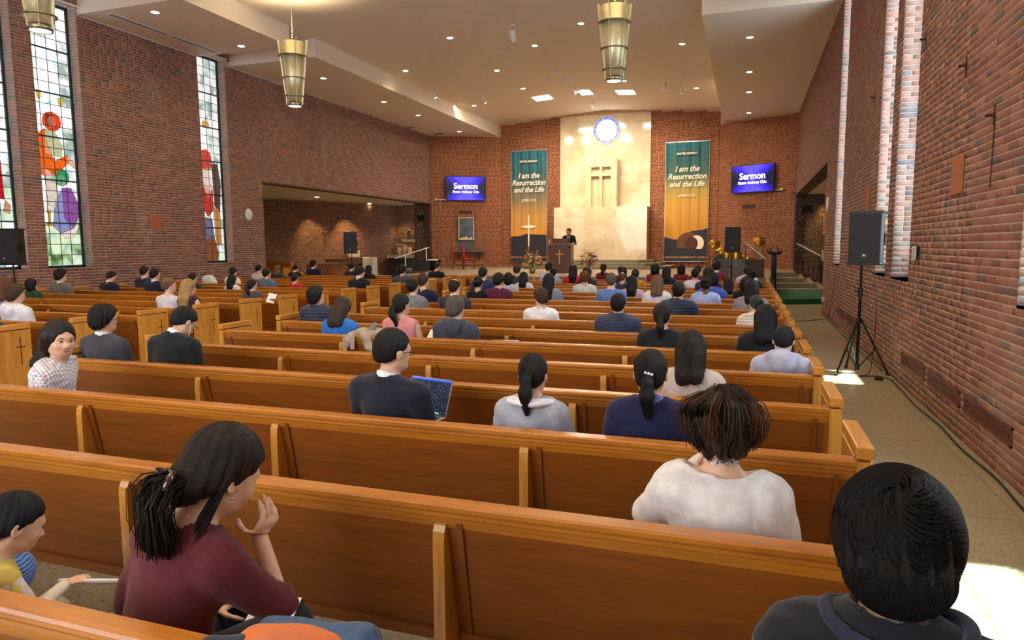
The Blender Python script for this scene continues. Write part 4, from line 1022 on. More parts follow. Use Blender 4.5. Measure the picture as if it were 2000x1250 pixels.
# wall grilles of the wing walls and pier recesses
for side, t, z, nm in ((-1, 1.75, 3.42, 'left'), (1, 1.50, 3.40, 'right')):
    p, rz = wing_frame(side, t+.0, z); g = empty('wall_vent', p, rz, f'dark rectangular air grille below the {nm} television', 'vent', 'wing wall grilles')
    MB().box(-.31, .31, -.018, -.01, -.085, .085).obj('grille_plate', plain('grille_dark', '2c1812', .7), g)
    for k in range(4): MB().box(-.30, .30, -.024, -.018, -.065+k*.04, -.05+k*.04).obj('slat', MATS['grille_brown'], g)
for x, nm in ((-15.35, 'left'), (2.32, 'right')):
    MB().box(-.19, .19, -.02, -.008, -.15, .15).obj('dark_recess', M_DARK, None, loc=(x, YF, 3.15 if x < 0 else 3.2), label=f'black square opening high in the dark brick pier at the {nm}', cat='vent', group='pier openings')
# cable arms by the televisions
mcr = plain('cream_plastic', 'd8cfb8', .5)
for side, t, nm in ((-1, .30, 'left'), (1, 2.85, 'right')):
    p, rz = wing_frame(side, .50 if side < 0 else 2.66, 4.05); g = empty('cable_conduit', p, rz, f'thin cream cable conduit beside the {nm} television', 'conduit', 'cream conduits')
    MB().tube([(-.22, -.05, .0), (.30, -.05, -.02)], .022, 6).obj('tube', mcr, g)
    for xx in (-.22, .30): MB().box(xx-.04, xx+.06, -.09, -.01, -.05, .05).obj('end_box', mcr, g)
# left chapel fittings
def handrail(name, pts, posts, label, mat):
    g = empty(name, (0, 0, 0), label=label, cat='handrail')
    MB().tube(pts, .028, 8).obj('rail', mat, g)
    for a, b in posts: MB().tube([a, b], .028, 8).obj('post', mat, g)
handrail('handrail', [(-15.45, 28.4, 1.20), (-14.35, 29.6, 1.68), (-14.30, 29.65, 1.68)], [((-15.1, 28.75, .2), (-15.1, 28.75, 1.36)), ((-14.4, 29.55, .6), (-14.4, 29.55, 1.66))], 'white metal handrail on the left platform steps', M_WHITE)
handrail('handrail', [(-.10, 23.4, 1.84), (.56, 23.1, 1.30)], [((-.05, 23.37, .7), (-.05, 23.37, 1.80)), ((.46, 23.14, .7), (.46, 23.14, 1.38))], 'pale metal handrail behind the dark drum screen', M_STEEL)
handrail('handrail', [(1.95, 30.9, 1.78), (2.9, 30.9, 1.25)], [((2.1, 30.9, 1.69), (2.1, 31.03, 1.62)), ((2.7, 30.9, 1.36), (2.7, 31.03, 1.3))], 'white wall handrail on the dark brick pier at the right', M_WHITE)
g = empty('stone_counter', (-16.05, 30.7, 0), label='pale stone counter ledge in the left chapel corner', cat='counter')
MB().box(-.80, .27, -.6, .3, 1.18, 1.33, bev=.01).obj('top', plain('pale_stone', 'b5a68a', .5, var=.15), g); MB().box(-.76, .25, -.5, .3, 0, 1.18).obj('base', M_BRICKD, g)
g = empty('stone_shelf', (-15.98, 31.0, 1.98), label='short pale stone shelf under the chapel flowers', cat='shelf'); MB().box(-.35, .24, -.2, .4, 0, .12).obj('board', MATS['pale_stone'], g); MB().box(-.85, -.5, .0, .35, -.18, -.10).obj('side_board', MATS['pale_stone'], g)
bouquet((-16.02, 31.0, 2.10), .20, 26, 'flower arrangement on the stone shelf in the left chapel', .18, plain('green_vase', '4a6a3c', .4), 5)
for k, (dx, h) in enumerate([(-.36, .38), (-.08, .48), (.18, .38)]):
    MB().lathe([(0, 0), (.12, 0), (.12, h), (.10, h), (0, h-.02)], n=18).obj('pillar_candle', plain('candle_cream', 'd8bd90', .6), None, True, loc=(-15.98+dx, 30.55, 1.33), label=f'thick cream pillar candle on the chapel counter, {["left", "tall middle", "right"][k]}', cat='candle', group='chapel candles')
g = empty('wall_console', (-17.95, 27.9, 0), math.atan2(7.45, 4.35), 'dark console table against the chapel wall behind the speaker', 'table')
MB().box(-.9, .9, -.42, 0, 1.15, 1.20).obj('top', M_WALNUT, g); MB().box(-.8, .8, -.38, -.02, .95, 1.15).obj('drawer_front', wood('carved_wood', '4a2e22', '7a4c38', 0), g)
for a_ in (-.82, .82): MB().box(a_-.04, a_+.04, -.38, -.02, 0, 1.15).obj('leg', M_WALNUT, g)
g = empty('wall_dispenser', (-17.78, 28.5, 1.25), math.atan2(7.45, 4.35), 'cream and grey box mounted on the chapel brick wall', 'box'); MB().box(-.28, .28, -.25, -.02, 0, .32, bev=.02).obj('upper_box', mcr, g); MB().box(-.28, .28, -.22, -.02, -.28, -.01).obj('lower_box', MATS['vent_grey'], g)
MB().box(-.3, .3, -.2, .2, 0, 1.25, bev=.04).obj('floor_heater', plain('heater_white', 'd8d4ca', .5), None, loc=(-16.9, 28.6, 0), label='white upright unit standing below the chapel wall box', cat='heater')
g = empty('choir_desk', (-14.9, 21.8, 0), 0.2, 'brown wooden desk end in the left chapel behind the front pews', 'desk')
MB().box(-.5, .5, -.3, .3, 0, 1.12, bev=.01).obj('cabinet', wood('desk_brown', '6e3c1e', '8f5430', 2), g); MB().box(-.55, .55, -.35, .35, 1.12, 1.16, bev=.008).obj('top', plain('desk_top', '9a7458', .4), g)
g = empty('choir_pew', (-16.4, 21.3, 0), 0, 'high-backed oak bench in the left chapel opening', 'bench'); MB().box(-.7, .5, 0, .06, .3, 1.22, bev=.01).obj('backrest', M_OAK, g); MB().box(-.7, .5, -.45, 0, .38, .44).obj('seat', M_OAK, g)
for a_ in (-.68, .44): MB().box(a_, a_+.06, -.45, .06, 0, 1.0).obj('end_panel', M_OAKV, g)
def music_stand(loc, rz, label):
    g = empty('music_stand', loc, rz, label, 'music stand', 'black music stands')
    MB().prism([(-.02, .95), (.0, .95), (.16, 1.28), (.14, 1.28)], -.30, .30, 0).obj('tray', M_BLACKM, g); MB().box(-.30, .30, -.07, .0, .94, .955).obj('lip', M_BLACKM, g)
    MB().tube([(0, .05, .1), (0, .05, 1.05)], .014, 8).obj('pole', M_BLACKM, g)
    for k in range(3): a = 2*PI*k/3; MB().tube([(0, .05, .22), (math.cos(a)*.3, .05+math.sin(a)*.3, .01)], .009, 6).obj('leg', M_BLACKM, g)
a = onY(822, 530, 20.4); music_stand((a[0], 20.4, 0), .15, 'black music stand at the left front, left one of two')
a = onY(843, 530, 20.6); music_stand((a[0], 20.6, 0), -.35, 'black music stand at the left front, right one of two')
a = onY(845, 518, 24); MB().box(-.25, .25, -.15, .15, 0, .55, bev=.1).obj('white_case', M_WHITE, None, loc=(a[0]-.0, 24, PLZ), label='white rounded case behind the music stands', cat='case')
# drum kit behind a grey screen
g = empty('drum_screen', (-.16, 22.9, PLZ), label='dark grey panel screen around the drum kit on the platform', cat='screen')
for k, (a_, b_) in enumerate([(-.68, -.36), (-.36, .12), (.12, .70)]): MB().box(a_+.004, b_-.004, -.02, .02, 0, .56).obj('panel', [M_SLATE, plain('slate_light', '74706a', .7, var=.3), plain('slate_brown', '4a4238', .7, var=.25)][k], g)
MB().box(-.70, .72, -.03, .03, .56, .585).obj('top_rail', plain('slate_light', '74706a'), g)
g = empty('drum_kit', (-.5, 24.2, PLZ), label='gold drum kit partly hidden behind the dark screen', cat='drum kit')
mgl = plain('drum_gold', 'c8962c', .25, .7, var=.3)
MB().tube([(-.3, .1, .42), (-.3, .5, .42)], .30, 24).obj('bass_drum', M_BLACK, g)
for x, z, r in ((-.12, .70, .16), (.18, .68, .17), (.55, .5, .20)): 
    MB().tube([(x, .1, z-.10), (x, .1, z+.12)], r, 20).obj('drum', mgl, g); MB().tube([(x, .1, z+.12), (x, .1, z+.13)], r*.96, 20).obj('drum_head', M_WHITE, g)
for x, z, tl in ((-.55, 1.05, .5), (-.35, .85, -.3), (.9, 1.15, .3)):
    MB().lathe([(0, .02), (.20, 0), (.20, -.004), (0, .01)], n=24).obj('cymbal', mgl, g, True, loc=(x, .3, z), rot=(1.0, tl, 0)); MB().tube([(x, .3, 0), (x, .3, z)], .010, 6).obj('cymbal_stand', M_STEEL, g)
MB().tube([(.95, .2, 0), (.95, .2, 1.0)], .02, 8).obj('mic_stand', M_STEEL, g)
# black newel lamp at the end of the right block
g = empty('candle_stand', (.66, 18.55, 0), label='tall black twisted metal stand beyond the last right pew end', cat='stand')
MB().tube([(0, 0, .0), (0, 0, .5), (0, 0, 1.5)], [.12, .07, .06], 10).obj('column', M_BLACKM, g)
MB().lathe([(.03, 1.46), (.18, 1.52), (.18, 1.56), (0, 1.56)], n=14).obj('cup', M_BLACKM, g)
for k in range(6): a = k*PI/3; MB().tube([(0, 0, 1.5), (math.cos(a)*.2, math.sin(a)*.2, 1.58), (math.cos(a)*.14, math.sin(a)*.14, 1.66)], .014, 5).obj('arm', M_BLACKM, g)
MB().tube([(0, 0, .9), (.05, -.35, .35), (.1, -.55, .02)], [.05, .06, .08], 8).obj('draped_strap', M_BLACKM, g)
# right chapel ledges
g = empty('stone_counter', (3.35, 31.0, 0), label='pale stone counter in the right chapel beyond the green carpet', cat='counter')
MB().box(-.42, .9, -.3, .5, 1.05, 1.5, bev=.01).obj('top', MATS['pale_stone'], g); MB().box(-.4, .9, -.25, .5, 0, 1.05).obj('base', M_BRICKD, g)
g = empty('stone_shelf', (3.2, 31.3, 2.15), label='small pale stone shelf above the right chapel counter', cat='shelf'); MB().box(-.3, .15, -.1, .3, 0, .12).obj('board', MATS['pale_stone'], g); MB().box(.35, .8, -.1, .3, .15, .4).obj('side_board', MATS['pale_stone'], g)
# small wall fittings
def wallbit(name, mat, side, y, z, hy, hz, d, label, cat, **kw):
    X = XL if side < 0 else XR; s = -side
    return MB().box(min(s*.006, s*d), max(s*.006, s*d), -hy, hy, -hz, hz, bev=.004).obj(name, mat, None, loc=(X, y, z), label=label, cat=cat, **kw)
mtc = plain('terracotta_panel', 'a8623f', .8, var=.06)
wallbit('wall_plate', mtc, 1, 7.53, 2.385, .19, .18, .016, 'plain terracotta square plate on the right wall above the thermostat', 'plate')
wallbit('wall_plate', mtc, 1, 12.6, 2.50, .19, .22, .016, 'plain terracotta plate on the right wall behind the loudspeaker', 'plate')
wallbit('wall_plate', mtc, -1, 14.25, 2.43, .19, .19, .016, 'plain terracotta square plate on the left wall between the windows', 'plate')
g = empty('thermostat', (XR-.006, 8.95, 1.64), label='white wall control panel with black side on the right wall', cat='thermostat')
MB().box(-.035, 0, -.06, .13, -.075, .075, bev=.004).obj('body', M_WHITE, g); MB().box(-.03, 0, -.10, -.06, -.075, .075).obj('black_side', M_BLACK, g)
for k in range(4): MB().box(-.038, -.034, -.01, .05, -.055+k*.03, -.038+k*.03).obj('button', MATS['vent_grey'], g)
for side, y, z, nm in ((-1, 17.87, 2.77, 'left wall beyond the second tall window'), (1, 18.55, 2.72, 'right wall just before the side opening')):
    X = XL if side < 0 else XR; g = empty('wall_disc', (X, y, z), label=f'white oval disc fitting on the {nm}', cat='wall fitting', group='white wall discs')
    o = MB().lathe([(0, .05), (.14, .045), (.155, .02), (.155, .005), (0, .005)], n=28).obj('disc', M_WHITE, g, True); o.rotation_euler = (0, -side*PI/2, 0); o.scale = (1.2, 1, 1)
wallbit('outlet_box', M_WHITE, 1, 18.5, .38, .06, .05, .07, 'small white outlet box low at the far end of the right wall', 'outlet')
for k, (px, py) in enumerate([(1810, 76), (1709, 190), (1889, 128), (1944, 225)]):
    t = onX(px, py, XR); g = empty('wall_bracket', (XR, t[1], t[2]), label=f'small rusty iron bracket high on the right wall, {["by the tall window", "on the far strip between windows", "upper middle of the near wall", "with a cable, nearest the camera"][k]}', cat='bracket', group='iron wall brackets')
    MB().box(-.012, 0, -.012, .012, -.08, .08).obj('plate', plain('rust', '3a2018', .8), g); MB().box(-.07, -.012, -.008, .008, -.01, .01).obj('pin', MATS['rust'], g)
cable('wall_cable', [tuple(onX(1944, 226, XR-.012)), tuple(onX(1938, 300, XR-.012)), tuple(onX(1933, 365, XR-.012))], 'thin black cable running down the right wall', .004)
cable('wall_cable', [tuple(onX(1632, 540, XR-.012)), tuple(onX(1622, 600, XR-.012)), tuple(onX(1612, 640, XR-.012))], 'thin pale cable on the right wall corner', .005)
# ================================================================== PEOPLE (smooth-union distance fields, surfaced with surface nets)
f32 = np.float32
def smin(a, b, k):
    h = np.clip(.5+.5*(b-a)/k, 0, 1); return b*(1-h)+a*h-k*h*(1-h)
def smax(a, b, k): return -smin(-a, -b, k)
class G:
    def __init__(s, lo, hi, h):
        s.lo = np.array(lo, f32); s.h = h; s.n = (np.ceil((np.array(hi)-s.lo)/h)).astype(int)+1
        ax = [s.lo[i]+h*np.arange(s.n[i], dtype=f32) for i in range(3)]
        s.X, s.Y, s.Z = np.meshgrid(*ax, indexing='ij'); s.F = np.full(s.X.shape, 9., f32)
    def cap(s, a, b, ra, rb=None, k=.03, op='u'):
        rb = ra if rb is None else rb; a = np.array(a, f32); b = np.array(b, f32); d = b-a; L2 = float(d@d)+1e-9
        t = np.clip(((s.X-a[0])*d[0]+(s.Y-a[1])*d[1]+(s.Z-a[2])*d[2])/L2, 0, 1)
        q = np.sqrt((s.X-a[0]-d[0]*t)**2+(s.Y-a[1]-d[1]*t)**2+(s.Z-a[2]-d[2]*t)**2)-(ra+(rb-ra)*t)
        return s.op(q, k, op)
    def ell(s, c, r, k=.03, op='u', tilt=0.):
        x, y, z = s.X-c[0], s.Y-c[1], s.Z-c[2]
        if tilt: ct, st = math.cos(tilt), math.sin(tilt); y, z = y*ct+z*st, -y*st+z*ct
        q0 = np.sqrt((x/r[0])**2+(y/r[1])**2+(z/r[2])**2); q1 = np.sqrt((x/r[0]**2)**2+(y/r[1]**2)**2+(z/r[2]**2)**2)+1e-6
        return s.op(q0*(q0-1)/q1, k, op)
    def op(s, q, k, op):
        if op == 'u': s.F = smin(s.F, q, k)
        elif op == 's': s.F = smax(s.F, -q, k)
        elif op == 'i': s.F = smax(s.F, q, k)
        return s
    def plane(s, p, n, k=.01):   # keep side where (x-p).n < 0
        n = np.array(n, float); n /= np.linalg.norm(n)
        return s.op((s.X-p[0])*n[0]+(s.Y-p[1])*n[1]+(s.Z-p[2])*n[2], k, 'i')
    def wrinkle(s, amp, fr=9, seed=0):
        rg = np.random.default_rng(seed)
        q = 0
        for i in range(4):
            d = rg.normal(size=3); d /= np.linalg.norm(d); ff = fr*(1.5**i)*2.2
            q = q+np.sin((s.X*d[0]+s.Y*d[1]+s.Z*d[2])*ff+rg.uniform(0, 6)+1.5*np.sin(s.Z*fr*1.3+i))/(1.4**i)
        s.F = s.F+amp*q.astype(f32)*.5; return s
    def mesh(s):
        F = s.F; n = F.shape; B = F < 0
        c = [B[i:n[0]-1+i, j:n[1]-1+j, k:n[2]-1+k] for i in (0, 1) for j in (0, 1) for k in (0, 1)]
        su = sum(x.astype(np.int8) for x in c); act = (su > 0) & (su < 8)
        idx = -np.ones(act.shape, np.int32); ii = np.argwhere(act); idx[act] = np.arange(len(ii))
        if not len(ii): return np.zeros((0, 3)), np.zeros((0, 4), int)
        V = np.zeros((len(ii), 3), f32); cnt = np.zeros(len(ii), f32)
        I, J, K = ii.T
        corners = [(0, 0, 0), (1, 0, 0), (0, 1, 0), (1, 1, 0), (0, 0, 1), (1, 0, 1), (0, 1, 1), (1, 1, 1)]
        for a in range(8):
            for ax in range(3):
                ca = corners[a]
                if ca[ax]: continue
                cb = list(ca); cb[ax] = 1
                fa = F[I+ca[0], J+ca[1], K+ca[2]]; fb = F[I+cb[0], J+cb[1], K+cb[2]]
                m = (fa < 0) != (fb < 0); t = np.where(m, fa/(fa-fb+1e-12), 0)
                P = np.array(ca, f32)[None].repeat(len(ii), 0); P[:, ax] = t
                V += P*m[:, None]; cnt += m
        V = (V/cnt[:, None]+ii)*s.h+s.lo
        Q = []
        for ax in range(3):
            o1, o2 = [(1, 2), (2, 0), (0, 1)][ax]
            sl = [slice(1, n[i]-1) for i in range(3)]; sl[ax] = slice(0, n[ax]-1)
            s2 = list(sl); s2[ax] = slice(1, n[ax])
            A = B[tuple(sl)]; C_ = B[tuple(s2)]; m = A != C_
            e = np.argwhere(m); e[:, o1] += 1; e[:, o2] += 1
            inv = A[m]
            def g(d1, d2):
                q = e.copy(); q[:, o1] -= d1; q[:, o2] -= d2; return idx[q[:, 0], q[:, 1], q[:, 2]]
            q = np.stack([g(1, 1), g(0, 1), g(0, 0), g(1, 0)], 1)
            q[~inv] = q[~inv][:, ::-1]; Q.append(q)
        return V, np.concatenate(Q)
def rotm(yaw, pitch, roll):
    cy, sy = math.cos(yaw), math.sin(yaw); cp, sp = math.cos(pitch), math.sin(pitch); cr, sr = math.cos(roll), math.sin(roll)
    Ry = np.array([[cy, sy, 0], [-sy, cy, 0], [0, 0, 1]]); Rx = np.array([[1, 0, 0], [0, cp, sp], [0, -sp, cp]]); Rr = np.array([[cr, 0, sr], [0, 1, 0], [-sr, 0, cr]])
    return Ry @ Rx @ Rr
def deform(V, hy=0, hp=0, hr=0, lean=0, slump=0, twist=0, side=0, hs=1.05):
    """hy head yaw (right +), hp head pitch (down +), hr roll; lean: torso forward; twist torso yaw; side: lateral lean"""
    V = V.astype(np.float64).copy()
    w = np.clip((V[:, 2]-1.03)/.09, 0, 1)*np.clip((.62+V[:, 1]*-1)/.3, 0, 1)
    w = np.where(V[:, 2] > 1.0, w, 0)
    c = np.array([0, 0.0, 1.07]); R = rotm(hy, hp, hr)
    W = c+((V-c)*hs) @ R.T; V = V+(W-V)*w[:, None]
    # twist and lean around the hips
    wt = np.clip((V[:, 2]-.60)/.30, 0, 1)*np.where(V[:, 1] > .30, np.clip((V[:, 2]-.66)/.1, 0, 1), 1)
    c = np.array([0, 0, .58]); R = rotm(twist, lean, side); W = c+(V-c) @ R.T
    return V+(W-V)*wt[:, None]
DEF_ARMS = [((.235, .05, .72), (.10, .27, .64)), ((-.235, .05, .72), (-.10, .25, .63))]
HAND_CACHE = {}
def hand_mesh(curl, h=.005):
    key = (round(curl, 2), h)
    if key in HAND_CACHE: return HAND_CACHE[key]
    g = G((-.03, -.075, -.12), (.20, .10, .05), h)
    g.cap((-.02, 0, 0), (.015, 0, 0), .024, .024, k=.01); g.ell((.048, 0, 0), (.052, .040, .016), k=.02)
    for y, L_, r in ((.030, .070, .0085), (.010, .078, .0088), (-.011, .073, .0085), (-.030, .057, .0075)):
        p = np.array([.082-abs(y-.005)*.25, y, 0.]); a = curl*.5
        for seg, fr_ in enumerate((.45, .31, .24)):
            q = p+np.array([math.cos(a), y*1.2, -math.sin(a)])*L_*fr_; g.cap(p, q, r*(1-.06*seg), r*(1-.06*(seg+1)), k=.006); p = q; a += curl
    p = np.array([.018, .028, -.004])
    for d, L_, r in (((.55, .75, -.35), .040, .012), ((.85, .40, -.45), .032, .0095), ((.95, .15, -.45), .026, .0085)):
        d = np.array(d)/np.linalg.norm(d); q = p+d*L_; g.cap(p, q, r, r*.92, k=.008); p = q
    HAND_CACHE[key] = g.mesh(); return HAND_CACHE[key]
def place_hand(wrist, dirn, palm, side, curl, sc=1.0, h=.005):
    V, Q = hand_mesh(curl, h); x = np.array(dirn, float); x /= np.linalg.norm(x); z = -np.array(palm, float); z -= x*(z@x); z /= np.linalg.norm(z); y = np.cross(z, x)
    V = V.copy(); Q = Q.copy()
    if side < 0: V[:, 1] *= -1; Q = Q[:, ::-1]
    return (V*sc) @ np.array([x, y, z])+np.array(wrist), Q
def skin_field(g, arms=DEF_ARMS, sh=.175, detail=False, legs=True, neck=1.0, infl=0.0, arm_infl=None, torso_only=False, head=True, slim=1.0):
    i = infl; ai = i if arm_infl is None else arm_infl
    g.ell((0, .0, .56), (.17+i, .13+i, .12+i), k=.05); g.ell((0, .005, .72), ((.135+i)*slim, .10+i, .15+i), k=.06); g.ell((0, .0, .89), ((.165+i)*slim, .105+i, .15+i), k=.06)
    g.cap((-sh+.045, -.005, .972), (sh-.045, -.005, .972), .058+i, .058+i, k=.05)
    for s_ in (1, -1): g.cap((0, -.012, 1.045), (s_*(sh-.04), -.01, .985), .040+i*.8, .045+i, k=.05)
    for (el, wr), s_ in zip(arms, (1, -1)):
        g.cap((s_*sh, -.005, .965), el, .050+ai, .040+ai, k=.04); g.cap(el, wr, .040+ai, .027+ai, k=.02)
    if not torso_only:
        g.cap((0, -.015, .99), (0, .005, 1.12), .056*neck, .050*neck, k=.04)
        if legs:
            for s_ in (1, -1):
                g.cap((s_*.10, .02, .55), (s_*.125, .42, .525), .085, .060, k=.05); g.cap((s_*.125, .43, .52), (s_*.125, .42, .10), .056, .036, k=.03); g.cap((s_*.125, .40, .045), (s_*.13, .56, .035), .040, .036, k=.03)
        if head:
            g.ell((0, .0, 1.225), (.076, .095, .093), k=.02); g.ell((0, .042, 1.175), (.060, .058, .082), k=.04); g.ell((0, .060, 1.128), (.036, .036, .030), k=.03)
            for s_ in (1, -1): g.cap((s_*.048, .0, 1.14), (s_*.02, .075, 1.115), .016, .016, k=.03)
            g.cap((0, .094, 1.198), (0, .116, 1.168), .008, .013, k=.014); g.ell((0, .090, 1.218), (.050, .016, .010), k=.02)
            for s_ in (1, -1): g.ell((s_*.080, -.004, 1.186), (.010, .020, .031), k=.008); g.ell((s_*.014, .106, 1.162), (.009, .010, .007), k=.008)
            if detail:
                for s_ in (1, -1):
                    g.ell((s_*.031, .098, 1.198), (.016, .010, .010), k=.012, op='s'); g.ell((s_*.040, .074, 1.165), (.024, .02, .02), k=.03)
                    g.ell((s_*.086, .0, 1.186), (.006, .009, .018), k=.005, op='s')
                g.ell((0, .100, 1.142), (.024, .010, .0055), k=.006); g.ell((0, .099, 1.131), (.020, .010, .006), k=.006)
    return g
# ---- hair
def hair_field(g, style, seed=0):
    hl = lambda q: ((q-1.12)*1)
    t = {'short': .010, 'crop': .007, 'thick': .020, 'curly': .026, 'bob': .017, 'long': .014, 'pony': .008, 'bun': .010, 'balding': .006, 'updo': .012, 'half': .014, 'clip': .014}.get(style, .012)
    g.ell((0, -.002, 1.225), (.077+t, .097+t, .094+t), k=.01)
    if style in ('short', 'crop', 'thick', 'curly', 'balding'):
        g.ell((0, -.045, 1.168), (.064+t*.7, .050+t, .060) if style in ('thick', 'curly') else (.058, .046, .050), k=.03)
        if style == 'crop': g.plane((0, -.05, 1.140), (0, .25, -1), k=.02)
        if style in ('thick', 'curly'): g.ell((0, .055, 1.275), (.062, .050, .035), k=.03)
        g.plane((0, .086, 1.262), (0, .70, -.72), k=.012)
        if style == 'balding': g.ell((0, .03, 1.325), (.060, .085, .07), k=.01, op='s')
    elif style == 'bob':
        for s_ in (1, -1): g.cap((s_*.070, -.01, 1.22), (s_*.074, .0, 1.075), .034, .028, k=.03)
        g.ell((0, -.055, 1.15), (.088, .062, .12), k=.03); g.plane((0, 0, 1.055), (0, .1, -1), k=.01)
        g.ell((0, .105, 1.165), (.062, .075, .098), k=.015, op='s')
    elif style in ('long', 'half'):
        zb = .87 if style == 'long' else .985
        for s_ in (1, -1):
            g.cap((s_*.066, -.01, 1.22), (s_*.072, -.04, 1.06), .034, .030, k=.03)
            g.cap((s_*.036, -.070, 1.16), (s_*.042, -.105, 1.03), .052, .046, k=.04); g.cap((s_*.042, -.105, 1.03), (s_*.046, -.120, zb-.03), .046, .034, k=.04)
        g.plane((0, -.1, zb), (.12, .25, -1), k=.015)
        g.ell((0, .105, 1.165), (.062, .075, .100), k=.015, op='s')
    elif style in ('pony', 'bun', 'updo', 'clip'):
        g.ell((0, -.035, 1.17), (.066, .058, .060), k=.03); g.plane((0, .084, 1.262), (0, .72, -.70), k=.012)
        if style == 'pony':
            g.cap((0, -.105, 1.205), (0, -.135, 1.17), .016, .024, k=.012); g.cap((0, -.130, 1.17), (0, -.135, 1.10), .032, .040, k=.02); g.cap((0, -.135, 1.10), (0, -.120, .99), .040, .016, k=.02)
        elif style == 'clip': g.ell((0, -.085, 1.15), (.055, .045, .055), k=.03)
        elif style == 'bun': g.ell((0, -.115, 1.215), (.042, .032, .040), k=.012)
        else: g.ell((0, -.095, 1.25), (.045, .040, .045), k=.012); g.ell((0, -.10, 1.18), (.035, .03, .035), k=.012)
    # strand grooves running away from the crown
    az = np.arctan2(g.X+.006, -(g.Y+.03)); el = g.Z
    amp = {'curly': .0065, 'thick': .0035}.get(style, .0018)
    q = np.sin(az*17+3*np.sin(el*9+seed)+seed)+.7*np.sin(az*31+4*np.sin(el*14+1.3*seed))+(.9*np.sin(el*75+az*6+seed) if style == 'curly' else 0)+.5*np.sin(az*7+seed*2+el*6)
    g.F = g.F+amp*q.astype(f32)
    return g
def hair_mat(name, c, hi=None, band=0.0):
    key = 'hair_'+name
    if key in MATS: return MATS[key]
    m, nt, b = new_mat(key); c = col(c)
    a = N(nt, 'ShaderNodeAttribute', attribute_name='strand'); mp = N(nt, 'ShaderNodeMapping'); mp.inputs['Scale'].default_value = (26, 2.2, 1)
    nt.links.new(a.outputs['Vector'], mp.inputs[0]); n = noise(nt, mp.outputs[0], 3.2, 4, .65, .35)
    hi = col(hi) if hi else tuple(min(1, x*2.6+.012) for x in c[:3])
    r = ramp(nt, [(.33, tuple(x*.45 for x in c[:3])), (.52, c[:3]), (.72, hi[:3])], n)
    nt.links.new(r.outputs[0], b.inputs['Base Color']); b.inputs['Roughness'].default_value = .46; b.inputs['Specular IOR Level'].default_value = .28
    bump(nt, b, n, .004, .9); MATS[key] = m; return m
HAIR = {'black': ('120e0c', '2c2420'), 'dark': ('1c1410', '43342c'), 'brown': ('3a2519', '6e5240'), 'lightbrown': ('6a4c34', 'a08668'), 'blonde': ('a88450', 'e0c898'), 'grey': ('4e463e', '9a9186'), 'auburn': ('5a341e', '8a5c3a'), 'streak': ('2a1c18', '8a6a54'), 'blueblack': ('0c0d12', '252a36'), 'tinted': ('1a211e', '7a9488')}
SKIN = {'light': 'dcae90', 'tan': 'c8916c', 'fair': 'e4b8a0', 'brown': '6a412c'}
def skin_mat(k): return plain('skin_'+k, SKIN[k], .5, var=.05, nscale=25, bmp=.0004, bscale=220)
def cloth_mat(name, c, kind='plain'):
    key = f'cloth_{kind}_{name}'
    if key in MATS: return MATS[key]
    m, nt, b = new_mat(key); c = col(c); v = coords(nt)
    b.inputs['Roughness'].default_value = .85; b.inputs['Sheen Weight'].default_value = .15; b.inputs['Specular IOR Level'].default_value = .25
    n = noise(nt, v, 14, 4); cc = [tuple(x*.82 for x in c[:3]), tuple(min(1, x*1.12) for x in c[:3])]
    r = ramp(nt, [(.3, cc[0]), (.7, cc[1])], n); out = r.outputs[0]; hgt = noise(nt, v, 260, 2); dist = .0012
    if kind == 'fleece': hgt = noise(nt, v, 75, 6, .75); dist = .006
    if kind == 'knit':
        wv = N(nt, 'ShaderNodeTexWave', wave_type='BANDS', bands_direction='DIAGONAL'); wv.inputs['Scale'].default_value = 34; wv.inputs['Distortion'].default_value = 2.5; nt.links.new(v, wv.inputs[0]); hgt = wv.outputs['Fac']; dist = .004
    if kind in ('quilt', 'ribs'):
        wv = N(nt, 'ShaderNodeTexWave', wave_type='BANDS', bands_direction='Z'); wv.inputs['Scale'].default_value = 7.5 if kind == 'quilt' else 16; wv.inputs['Distortion'].default_value = 2.0; wv.inputs['Detail'].default_value = 1; nt.links.new(v, wv.inputs[0]); hgt = wv.outputs['Fac']; dist = .007; b.inputs['Roughness'].default_value = .5
    if kind in ('check', 'dots', 'tweed', 'tiger', 'flannel'):
        if kind == 'check': ck = N(nt, 'ShaderNodeTexChecker'); ck.inputs['Scale'].default_value = 52; nt.links.new(coords(nt, (1, 1, 1), rot=(0, .6, .6)), ck.inputs[0]); fac = ck.outputs['Fac']; ot = 'f2eeea'
        elif kind == 'dots': vo = N(nt, 'ShaderNodeTexVoronoi'); vo.inputs['Scale'].default_value = 42; nt.links.new(v, vo.inputs['Vector']); rr = ramp(nt, [(.22, (1, 1, 1)), (.3, (0, 0, 0))], vo.outputs['Distance']); fac = rr.outputs[0]; ot = '5a5e70'
        elif kind == 'tweed': rr = ramp(nt, [(.45, (0, 0, 0)), (.55, (1, 1, 1))], noise(nt, v, 120, 2)); fac = rr.outputs[0]; ot = '55565c'
        elif kind == 'flannel': rr = ramp(nt, [(.45, (0, 0, 0)), (.6, (1, 1, 1))], noise(nt, v, 16, 3)); fac = rr.outputs[0]; ot = '1c3424'
        else: rr = ramp(nt, [(.46, (0, 0, 0)), (.5, (1, 1, 1))], noise(nt, v, 9, 3, .5, 1.5)); fac = rr.outputs[0]; ot = '1a1008'
        mx = N(nt, 'ShaderNodeMixRGB'); nt.links.new(fac, mx.inputs[0]); nt.links.new(out, mx.inputs[1]); mx.inputs[2].default_value = col(ot); out = mx.outputs[0]
    nt.links.new(out, b.inputs['Base Color']); bump(nt, b, hgt, dist, .8)
    MATS[key] = m; return m
